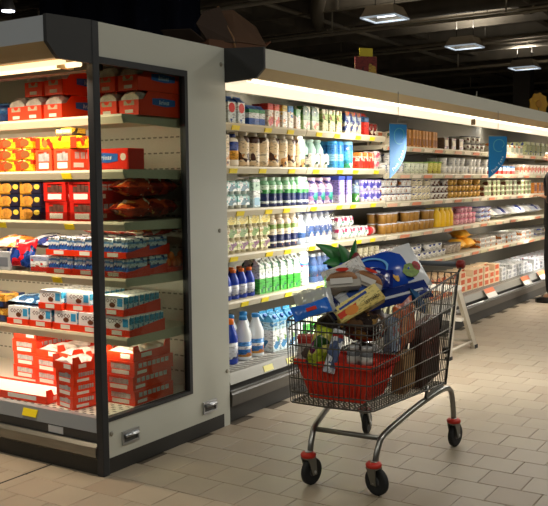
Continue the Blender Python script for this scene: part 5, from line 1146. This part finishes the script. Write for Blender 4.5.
for nm, c, s, h in (('green_picture', (0.135, -0.045), (0.045, 0.04), '#6d8a32'), ('red_picture', (0.175, -0.03), (0.02, 0.028), '#a8202a'), ('yellow_picture', (0.045, -0.055), (0.014, 0.032), '#e0a82a')):
    m2 = MB(); m2.lathe([(1, 0), (1, 0.0025)], 10, 0, Matrix.Translation((c[0], c[1], 0.111)) @ Matrix.Diagonal((s[0], s[1], 1, 1))); obj(nm, m2, M(h, 0.4, noise=0.35, nscale=60), pk)
putc(pk, (0.12, 0.045, 0.90), (0, 0, 0.06), (0.891, -0.205, -0.674), 'big blue and white plastic pack leaning across the top of the loaded cart', 'pack')
o = obj('paper_pack', pillow_mb(0.38, 0.11, 0.055, 303, 11, 7, False), M('#1c2f70', 0.25, bump=0.5, bscale=12), None)
obj('white_band', MB().prism([(-0.10, -0.03), (0.14, -0.02), (0.14, -0.008), (-0.10, -0.016)], 'z', 0.0535, 0.057), M('#c9ccd4', 0.35), o)
putc(o, (0.04, -0.065, 0.815), (0, 0, 0.03), (0.774, -0.148, -0.689), 'navy pack with a white band lying under the big blue and white pack', 'pack')
o = obj('plastic_bag', pillow_mb(0.20, 0.12, 0.07, 305, 11, 8, True), M('#1a2a78', 0.2, bump=0.8, bscale=14), None); obj('white_script', MB().prism([(-0.03, -0.02), (0.0, -0.01), (0.04, -0.02), (0.05, 0.01), (0.01, 0.03), (-0.03, 0.01)], 'z', 0.067, 0.070), M('#c9d4ea', 0.35), o)
putc(o, (-0.035, 0.035, 0.905), (0, 0, 0.035), (0.693, 0.09, -1.154), 'crumpled shiny navy bag between the bun packs and the big blue pack', 'bag')
# buns in clear packs
def bun_pack(label, x, y, z, rot, red=True):
    t = empty('bun_pack')
    obj('tray', MB().box((-0.075, -0.055, 0), (0.075, 0.055, 0.03)).box((-0.07, -0.05, 0.03), (0.07, 0.05, 0.034)), M('#c9bfb2', 0.4), t)
    m2 = MB(); m2.lathe([(0.045, 0.034), (0.062, 0.045), (0.064, 0.058), (0.052, 0.075), (0.025, 0.086), (0.004, 0.088)], 14, 0, Matrix.Diagonal((1.12, 0.85, 1, 1))); obj('bun', m2, M('#b4743a', 0.5, noise=0.2, nscale=15), t)
    m2 = MB(); m2.add([(-0.08, -0.06, 0), (0.08, -0.06, 0), (0.08, 0.06, 0), (-0.08, 0.06, 0), (-0.075, -0.055, 0.075), (0.075, -0.055, 0.075), (0.075, 0.055, 0.075), (-0.075, 0.055, 0.075), (-0.045, -0.03, 0.096), (0.045, -0.03, 0.096), (0.045, 0.03, 0.096), (-0.045, 0.03, 0.096)],
                      [(0, 1, 5, 4), (1, 2, 6, 5), (2, 3, 7, 6), (3, 0, 4, 7), (4, 5, 9, 8), (5, 6, 10, 9), (6, 7, 11, 10), (7, 4, 8, 11), (8, 9, 10, 11)]); obj('film_wrap', m2, FILM, t)
    m2 = MB(); m2.lathe([(0.026, 0), (0.026, 0.001)], 16, 0, Matrix.Translation((0.0, -0.0465, 0.0835)) @ Matrix.Rotation(math.radians(50), 4, 'X') @ Matrix.Diagonal((1.15, 0.62, 1, 1))); lg = obj('oval_label', m2, M('#c8301e', 0.4), t)
    obj('white_label', MB().box((-0.06, -0.0615, 0.012), (0.04, -0.0605, 0.04)), M('#d0ccc6', 0.45), t)
    return putc(t, (x, y, z), (0, 0, 0.045), rot, label, 'bread')
bun_pack('clear pack of brown buns with a red oval label, highest in the cart', -0.28, 0.063, 0.912, (-0.437, -0.063, -1.018))
bun_pack('second clear bun pack, leaning beside the shiny navy bag', -0.165, -0.01, 0.90, (-0.567, 0.375, -1.276))
o = obj('plastic_bag', pillow_mb(0.18, 0.11, 0.05, 307, 11, 7), P([(0, '#e6e2de'), (0.6, '#e2e0de')], [('#c83024', 9, 0.58), ('#5a3a34', 14, 0.64)], rough=0.25, seed=3), None)
putc(o, (-0.17, 0.10, 0.932), (0, 0, 0.025), (1.004, -0.375, -0.818), 'white and red printed bag standing behind the bun pack', 'bag')
# wafer carton and the blue and white carton behind it
o = block('wafer_carton', 0.235, 0.05, 0.085, P([(0, '#d8c070'), (0.4, '#ecd98c')], [], rough=0.35), None).root
obj('red_flash', MB().prism([(-0.112, 0.018), (-0.02, 0.024), (-0.01, 0.05), (-0.112, 0.046)], 'y', -0.0263, -0.025), M('#d23a20', 0.4), o)
m2 = MB(); m2.lathe([(0.022, 0), (0.022, 0.0012)], 12, 0, Matrix.Translation((-0.045, -0.0255, 0.03)) @ Matrix.Rotation(PI / 2, 4, 'X') @ Matrix.Diagonal((1.5, 1, 1, 1))); obj('biscuit_picture', m2, M('#e08a34', 0.45), o)
obj('blue_stripe', MB().prism([(-0.09, 0.056), (0.06, 0.064), (0.06, 0.076), (-0.09, 0.066)], 'y', -0.0263, -0.025), M('#27489c', 0.4), o)
lettering('SAVOIARDI', 0.018, M('#1b1a1c', 0.4), o, (0.062, -0.0262, 0.026), width=0.078)
putc(o, (-0.345, -0.045, 0.815), (0, 0, 0.042), (-0.690, -0.449, -0.703), 'tilted yellow biscuit carton with black lettering and a red flash on the load', 'carton')
o = block('cake_carton', 0.19, 0.04, 0.08, P([(0, '#e4e6ea'), (0.45, '#e8eaee')], [], rough=0.35), None).root
obj('blue_panel', MB().prism([(-0.08, 0.01), (0.08, 0.01), (0.06, 0.07), (-0.04, 0.058)], 'y', -0.0212, -0.02), M('#2450a4', 0.4), o)
putc(o, (-0.245, 0.015, 0.852), (0, 0, 0.04), (-0.726, -0.529, -0.626), 'tilted white carton with a blue panel behind the yellow biscuit carton', 'carton')
# clear bag with greenish rolls and a blue card, front corner
t = empty('produce_bag'); m = pillow_mb(0.17, 0.13, 0.12, 311, 12, 9, False); obj('bag_film', m, CLOUDY, t)
for k, (x, y, z) in enumerate(((-0.035, 0.0, 0.05), (0.03, 0.012, 0.05), (0.0, -0.015, 0.07))):
    m2 = MB(); m2.lathe([(0.005, -0.034), (0.028, -0.024), (0.036, 0), (0.028, 0.024), (0.005, 0.034)], 10); obj('pear', m2, M('#b4b84a', 0.5), t, (x, y, z), (0.4 * k, 0.5, 0))
putc(t, (-0.455, 0.115, 0.833), (0, 0, 0.06), (0.865, -0.133, -0.934), 'cloudy clear bag of yellow-green fruit at the front corner of the cart', 'bag')
o = obj('freezer_pack', pillow_mb(0.145, 0.07, 0.04, 313, 9, 6, True), M('#2f6fd0', 0.25, bump=0.4, bscale=12), None); obj('red_logo', MB().box((-0.025, -0.014, 0.037), (0.02, 0.01, 0.041)), M('#d23020', 0.4), o)
putc(o, (-0.535, 0.09, 0.815), (0, 0, 0.02), (0.936, -0.256, -0.863), 'bright blue pack with a small red logo hanging over the cart front', 'pack')
o = obj('plastic_bag', pillow_mb(0.16, 0.08, 0.06, 315, 11, 8, False), M('#18204a', 0.2, bump=0.8, bscale=16), None); putc(o, (-0.40, 0.066, 0.822), (0, 0, 0.03), (0.654, 0.627, -1.701), 'small dark navy plastic bag beside the clear fruit bag', 'bag')
o = obj('plastic_bag', pillow_mb(0.13, 0.10, 0.06, 316, 11, 8, False), CLOUDY, None); putc(o, (-0.36, 0.036, 0.80), (0, 0, 0.03), (0.801, -0.393, -0.692), 'empty looking clear bag between the white carton and navy bag', 'bag')
# plant with pointed leaves
pl = empty('leafy_plant'); LG = M('#2d7a38', 0.45, noise=0.2, nscale=12)
for k, (yaw, tilt, ln, w) in enumerate(((2.1, 0.72, 0.23, 0.075), (2.3, 0.35, 0.16, 0.075), (2.6, 1.0, 0.18, 0.07), (5.4, 0.12, 0.17, 0.05), (3.6, 0.7, 0.12, 0.05), (0.9, 0.9, 0.15, 0.045), (5.0, 0.8, 0.10, 0.045))):
    mb = MB(); N = 7; vs = []
    for i in range(N + 1):
        s = i / N; ww = w * (math.sin(PI * min(1, s * 0.9 + 0.1)) ** 0.8) * 0.6 * (1 - 0.25 * s); a = tilt * (0.75 + 0.45 * s)
        r_ = ln * s * math.sin(a); z = ln * s * math.cos(a)
        for q, lift in ((-ww, 0.006), (0, 0), (ww, 0.006)):
            tw = 1.0; h_ = q * math.cos(tw); n_ = q * math.sin(tw)      # each blade is twisted on its stem
            vs.append(((r_ + n_ * math.cos(a)) * math.cos(yaw) - h_ * math.sin(yaw), (r_ + n_ * math.cos(a)) * math.sin(yaw) + h_ * math.cos(yaw), z + lift - n_ * math.sin(a)))
    fs = []
    for i in range(N):
        for j in range(2): fs.append((3 * i + j, 3 * i + j + 1, 3 * i + j + 4, 3 * i + j + 3))
    mb.add(vs, fs, 0, True); lf = obj('leaf', mb, LG, pl); so = lf.modifiers.new('thickness', 'SOLIDIFY'); so.thickness = 0.003
m2 = MB(); m2.lathe([(0.004, 0.02), (0.022, 0.035), (0.028, 0.06), (0.012, 0.085), (0.002, 0.09)], 9); obj('bud', m2, M('#7a2430', 0.5), pl, (-0.01, -0.03, 0.02))
m2 = MB(); m2.lathe([(0.024, -0.045), (0.03, 0.0), (0.032, 0.005), (0.026, 0.006), (0.022, -0.004)], 12); obj('pot', m2, M('#6a3a2a', 0.7), pl)
put(pl, 0.075, 0.175, 0.905, (0, -0.05, 0), 'green plant with long pointed leaves and a dark red bud behind the load', 'plant')
# inside the wire, above the red basket
o = obj('snack_bag', pillow_mb(0.15, 0.085, 0.045, 321, 9, 7), P([(0, '#4f8a2a'), (0.45, '#b8c83a')], [('#e8e27a', 12, 0.58), ('#7a2a5a', 16, 0.64), ('#2f5a20', 14, 0.6)], rough=0.25), None); putc(o, (-0.50, 0.067, 0.65), (0, 0, 0.022), (1.052, -1.213, -0.556), 'yellow-green snack bag standing behind the front wires of the cart', 'snack bag')
o = block('tube_carton', 0.19, 0.035, 0.05, P([(0, '#d0d8e4'), (0.12, '#5a6a90'), (0.82, '#b8342e'), (0.9, '#d8dce4')], [('#eef0f4', 26, 0.56)], axis='X', seed=5), None).root; putc(o, (-0.50, 0.0, 0.635), (0, 0, 0.025), (-0.569, -1.243, -0.503), 'slim slate and white tube carton slanted behind the front wires', 'carton')
o = block('small_carton', 0.075, 0.06, 0.105, P([(0, '#cfc9c2'), (0.7, '#c83a34')], [('#6a5a54', 20, 0.6)]), None, lid=M('#d8544a', 0.4)).root; put(o, -0.47, 0.145, 0.582, (0, 0, -1.2), 'small white and red carton at the cart corner nearest the case', 'carton')
for i, y in enumerate((-0.085, -0.145)):
    t = empty('glass_jar'); m2 = MB(); m2.lathe([(0.022, 0), (0.027, 0.006), (0.028, 0.07), (0.022, 0.082)], 12); obj('jar_body', m2, M('#8a8d92', 0.12, 0.2), t)
    m2 = MB(); m2.lathe([(0.024, 0.080), (0.024, 0.094), (0.022, 0.096)], 12); obj('lid', m2, M('#d9dadc', 0.35, 0.5), t)
    m2 = MB(); m2.lathe([(0.0288, 0.02), (0.0288, 0.055)], 12); obj('label', m2, M('#d4d0ca', 0.5), t)
    put(t, -0.485, y, 0.568, (0, 0, 0), ('glass jar with a pale label beside the slim tube carton', 'glass jar with a pale label at the outer side of the basket')[i], 'jar', 'glass jars in the cart')
o = obj('food_bag', pillow_mb(0.19, 0.17, 0.12, 325, 11, 9), P([(0, '#4a3426'), (0.5, '#5c4430')], [('#8a6a3a', 9, 0.58), ('#2a2220', 12, 0.58), ('#b84a2a', 20, 0.68)], rough=0.25, seed=7), None); put(o, -0.335, -0.075, 0.66, (0.1, 0.1, 0.1), 'dark brown food bag filling the middle of the cart under the cartons', 'bag')
o = obj('food_bag', pillow_mb(0.18, 0.13, 0.10, 326, 11, 9), M('#3a322e', 0.3, noise=0.4, nscale=18), None); put(o, -0.345, 0.09, 0.665, (0.1, 0.0, 0.1), 'black and brown bag under the clear fruit bag', 'bag')
o = obj('food_bag', pillow_mb(0.19, 0.22, 0.06, 327, 11, 9), P([(0, '#b8562c'), (0.5, '#c86434')], [('#8a3420', 8, 0.56), ('#d89a70', 12, 0.62)], rough=0.3, seed=2), None); putc(o, (-0.065, -0.155, 0.70), (0, 0, 0.03), (1.50, -0.15, -0.04), 'orange bag pressed upright against the side wires of the cart', 'bag')
o = block('gift_carton', 0.25, 0.06, 0.30, P([(0, '#4a1f1c'), (0.6, '#5a2622')], [('#2a1412', 8, 0.58)], rough=0.4, seed=1), None).root
m2 = MB()
for k in range(20):
    a0, a1 = 2 * PI * k / 20, 2 * PI * (k + 1) / 20
    for r0, r1 in ((0.048, 0.056), (0.022, 0.030)): m2.prism([(math.cos(a) * r - 0.01, 0.17 + math.sin(a) * r) for a, r in ((a0, r0), (a1, r0), (a1, r1), (a0, r1))], 'y', -0.0312, -0.0298)
obj('ring_emblem', m2, M('#9a5a4c', 0.45), o)
put(o, 0.15, -0.178, 0.392, (0.02, -0.08, -0.02), 'dark maroon carton with a round emblem standing at the handle end of the cart', 'carton')
o = block('paper_sack', 0.17, 0.06, 0.17, M('#a8865c', 0.7, noise=0.15, nscale=10), None).root; put(o, -0.10, -0.165, 0.400, (0.0, -0.06, 0.04), 'tan paper sack standing between the red basket and maroon carton', 'sack')
o = obj('plastic_bag', pillow_mb(0.15, 0.10, 0.05, 329, 11, 8, False), M('#24507a', 0.25, bump=0.6, bscale=14), None); putc(o, (0.12, -0.155, 0.785), (0, 0, 0.03), (0.9, 0.6, 0.0), 'blue plastic bag poking over the side wires near the handle', 'bag')
o = obj('food_bag', pillow_mb(0.28, 0.19, 0.18, 331, 11, 9, False), M('#4a3a34', 0.4, noise=0.4, nscale=10), None); put(o, -0.03, 0.085, 0.40, (0.03, 0, 0.03), 'big dull brown bag lying on the cart floor behind the basket', 'bag')
o = obj('food_bag', pillow_mb(0.30, 0.22, 0.15, 333, 11, 9, False), M('#5a2e28', 0.35, noise=0.3, nscale=9), None); put(o, -0.02, 0.06, 0.60, (0.0, 0.05, 0.05), 'dark red bag packed under the big blue and white pack', 'bag')
for i, (c, x, z) in enumerate((('#c9ccd0', -0.178, 0.61), ('#8fa0b8', -0.225, 0.62))):
    o = block('food_pack', 0.035, 0.08, 0.15, P([(0, c), (0.5, c)], [('#4a6a9a', 18, 0.56), ('#b83a2a', 20, 0.64)], seed=i), None).root; put(o, x, -0.15, z - 0.02, (0.0, 0.05, PI / 2), f'{("white and blue", "slate blue")[i]} upright pack beside the orange bag', 'pack')

# ================================================= step ladder behind the cart
AL = M('#b8b0a0', 0.45, 0.2); lad = empty('step_ladder', (3.78, -0.25, 0), (0, 0, 0)); tag(lad, 'small pale folding step ladder standing behind the shopping cart', 'step ladder')
def bar(name, a, b, w, t, m):
    a, b = Vector(a), Vector(b); d = (b - a).normalized(); u = Vector((0, 1, 0)); u = (u - d * u.dot(d)).normalized(); v = d.cross(u)
    mb = MB(); vs = [p + u * w / 2 * s + v * t / 2 * q for p in (a, b) for s, q in ((-1, -1), (1, -1), (1, 1), (-1, 1))]
    mb.add(vs, [(3, 2, 1, 0), (4, 5, 6, 7)] + [(i, (i + 1) % 4, 4 + (i + 1) % 4, 4 + i) for i in range(4)]); return obj(name, mb, m, lad)
for s in (-1, 1):
    l_ = bar('front_leg', (0.05, s * 0.165, 0.015), (-0.27, s * 0.14, 0.52), 0.03, 0.06, AL); bar('rear_leg', (-0.50, s * 0.165, 0.015), (-0.28, s * 0.13, 0.50), 0.025, 0.045, AL)
    obj('rubber_foot', MB().box((-0.03, -0.02, 0), (0.03, 0.02, 0.03)), RUBBER, lad, (0.055, s * 0.165, 0))
    obj('rubber_foot', MB().box((-0.025, -0.02, 0), (0.025, 0.02, 0.025)), RUBBER, lad, (-0.50, s * 0.165, 0))
obj('tread', MB().box((-0.40, -0.16, 0.51), (-0.22, 0.16, 0.54)), M('#d2ccc0', 0.5), lad); obj('tread', MB().box((-0.20, -0.15, 0.25), (-0.05, 0.15, 0.275)), M('#d2ccc0', 0.5), lad)
bar('stay_bar', (0.025, 0.155, 0.06), (0.025, -0.155, 0.06), 0.02, 0.03, AL) if False else obj('stay_bar', MB().tube([(0.02, -0.16, 0.062), (0.02, 0.16, 0.062)], 0.012, 8), AL, lad)
obj('stay_bar', MB().tube([(0.02, -0.165, 0.065), (-0.47, -0.165, 0.065)], 0.011, 8), AL, lad)
# ================================================= shopper at the far end of the aisle
per = empty('person', (6.85, -0.27, 0), (0, 0, 0)); tag(per, 'person in dark trousers and dark coat reaching a hand to the shelves', 'person')
SK = M('#c99a7c', 0.5); COAT = M('#17181d', 0.8); TRO = M('#15161b', 0.8); HAIR = M('#2a1d14', 0.6); BROWN = M('#6a3f2a', 0.7)
def skin(name, verts, edges, radii, mat, root=0, sub=2):
    me = bpy.data.meshes.new(name); me.from_pydata(verts, edges, []); me.materials.append(mat)
    o = bpy.data.objects.new(name, me); COL.objects.link(o); o.parent = per
    me_sk = o.modifiers.new('skin', 'SKIN'); me_sk.use_smooth_shade = True
    for i, r in enumerate(radii):
        s = me.skin_vertices[0].data[i]; s.radius = r if isinstance(r, tuple) else (r, r); s.use_root = (i == root)
    sb = o.modifiers.new('smooth', 'SUBSURF'); sb.levels = sub; sb.render_levels = sub
    return o
# body faces +Y
bv = [(0, 0, 0.93), (0, 0.005, 1.08), (0, 0.01, 1.24), (0, 0.0, 1.38), (0, 0.01, 1.47), (0, 0.02, 1.55), (0, 0.035, 1.635), (0, 0.03, 1.70),
      (-0.10, 0, 0.88), (-0.115, 0.02, 0.48), (-0.12, -0.01, 0.09), (-0.12, 0.10, 0.045), (0.10, 0, 0.88), (0.115, 0.03, 0.48), (0.12, 0.0, 0.09), (0.12, 0.11, 0.045),
      (-0.18, 0.0, 1.38), (-0.25, -0.02, 1.12), (-0.12, 0.06, 1.16), (0.18, 0.0, 1.38), (0.24, 0.0, 1.12), (0.22, 0.14, 0.92)]
be = [(0, 1), (1, 2), (2, 3), (3, 4), (4, 5), (5, 6), (6, 7), (0, 8), (8, 9), (9, 10), (10, 11), (0, 12), (12, 13), (13, 14), (14, 15), (3, 16), (16, 17), (17, 18), (3, 19), (19, 20), (20, 21)]
br = [(0.155, 0.115), (0.145, 0.11), (0.16, 0.115), (0.13, 0.10), (0.055, 0.055), (0.065, 0.075), (0.075, 0.095), (0.05, 0.06), 0.085, 0.062, 0.042, 0.036, 0.085, 0.062, 0.042, 0.036, 0.062, 0.045, 0.03, 0.062, 0.045, 0.03]
skin('body', bv, be, br, SK)
# clothes follow the body
skin('coat', [(0, 0, 0.74), (0, 0, 0.93), (0, 0.005, 1.10), (0, 0.01, 1.25), (0, 0.0, 1.38), (0, 0.005, 1.44), (-0.18, 0, 1.38), (-0.25, -0.02, 1.12), (-0.135, 0.05, 1.155), (0.18, 0, 1.38), (0.245, 0.0, 1.12), (0.222, 0.125, 0.94)],
     [(0, 1), (1, 2), (2, 3), (3, 4), (4, 5), (4, 6), (6, 7), (7, 8), (4, 9), (9, 10), (10, 11)], [(0.20, 0.15), (0.185, 0.14), (0.17, 0.13), (0.18, 0.13), (0.145, 0.115), (0.075, 0.075), 0.078, 0.06, 0.046, 0.078, 0.06, 0.046], COAT)
for s in (-1, 1): skin('trouser_leg', [(s * 0.095, 0, 0.92), (s * 0.115, 0.025, 0.48), (s * 0.12, -0.005, 0.07)], [(0, 1), (1, 2)], [0.105, 0.085, 0.075], TRO, sub=1)
for s in (-1, 1):
    mb = MB(); sp = [(-0.045, -0.08), (0.045, -0.08), (0.052, 0.06), (0.045, 0.15), (0.0, 0.185), (-0.045, 0.15), (-0.052, 0.06)]
    b_ = [(x, y, 0.0) for x, y in sp]; m_ = [(x, y, 0.045) for x, y in sp]; t_ = [(x * 0.7, y * 0.8 - 0.015, 0.10 if y < 0.06 else 0.062) for x, y in sp]
    fs = [tuple(range(6, -1, -1)), tuple(range(14, 21))] + [(a + i, a + (i + 1) % 7, a + 7 + (i + 1) % 7, a + 7 + i) for a in (0, 7) for i in range(7)]
    mb.add(b_ + m_ + t_, fs, 0, True); obj('shoe', mb, BLACK, per, (s * 0.12, 0, 0))
def hand(x, y, z, dirv, up, side):
    d = Vector(dirv).normalized(); u = Vector(up); u = (u - d * u.dot(d)).normalized(); w = d.cross(u); p0 = Vector((x, y, z))
    vs = [p0, p0 + d * 0.05, p0 + d * 0.09]; es = [(0, 1), (1, 2)]; rs = [(0.022, 0.016), (0.036, 0.015), (0.034, 0.013)]
    for k, (off, ln) in enumerate(((-0.028, 0.075), (-0.009, 0.085), (0.010, 0.08), (0.028, 0.062))):
        a = p0 + d * 0.095 + w * off; i = len(vs)
        vs += [a, a + d * ln * 0.5 - u * 0.004, a + d * ln * 0.8 - u * 0.016, a + d * ln * 0.98 - u * 0.032]; es += [(2, i), (i, i + 1), (i + 1, i + 2), (i + 2, i + 3)]; rs += [0.0095, 0.009, 0.008, 0.007]
    i = len(vs); b = p0 + d * 0.03 + w * side * 0.03
    vs += [b, b + d * 0.03 + w * side * 0.025 - u * 0.008, b + d * 0.058 + w * side * 0.028 - u * 0.016]; es += [(0, i), (i, i + 1), (i + 1, i + 2)]; rs += [0.012, 0.010, 0.008]
    return skin('hand', [tuple(v) for v in vs], es, rs, SK)
hand(-0.12, 0.06, 1.16, (0.25, 0.9, 0.25), (0, 0, 1), 1); hand(0.22, 0.14, 0.92, (0, 0.3, -1), (0, 1, 0), -1)
mb = MB(); mb.lathe([(0.02, 1.56), (0.078, 1.58), (0.092, 1.64), (0.09, 1.70), (0.06, 1.745), (0.004, 1.755)], 14, 0, Matrix.Translation((0, 0.012, 0)) @ Matrix.Diagonal((0.9, 1.05, 1, 1))); obj('hair', mb, HAIR, per, (0, -0.012, 0.0))
mb = MB(); mb.add([(-0.012, 0.118, 1.60), (0.012, 0.118, 1.60), (0.0, 0.145, 1.605), (0.0, 0.122, 1.65)], [(0, 1, 2), (1, 3, 2), (3, 0, 2), (0, 3, 1)]); obj('nose', mb, SK, per)
for s in (-1, 1):
    mb = MB(); mb.lathe([(0.002, -0.011), (0.010, -0.006), (0.012, 0), (0.010, 0.006), (0.002, 0.011)], 8); obj('eye', mb, M('#e8e4dc', 0.3), per, (s * 0.032, 0.112, 1.648))
    mb = MB(); mb.lathe([(0.004, -0.03), (0.016, -0.02), (0.018, 0.01), (0.008, 0.026)], 8, 0, Matrix.Diagonal((0.5, 1, 1, 1))); obj('ear', mb, SK, per, (s * 0.082, 0.03, 1.635))
obj('mouth', MB().box((-0.024, 0.105, 1.572), (0.024, 0.122, 1.580)), M('#8a4a42', 0.5), per)
skin('sleeve_cuff', [(-0.215, 0.0, 1.131), (-0.125, 0.058, 1.158)], [(0, 1)], [0.056, 0.048], BROWN, sub=1)
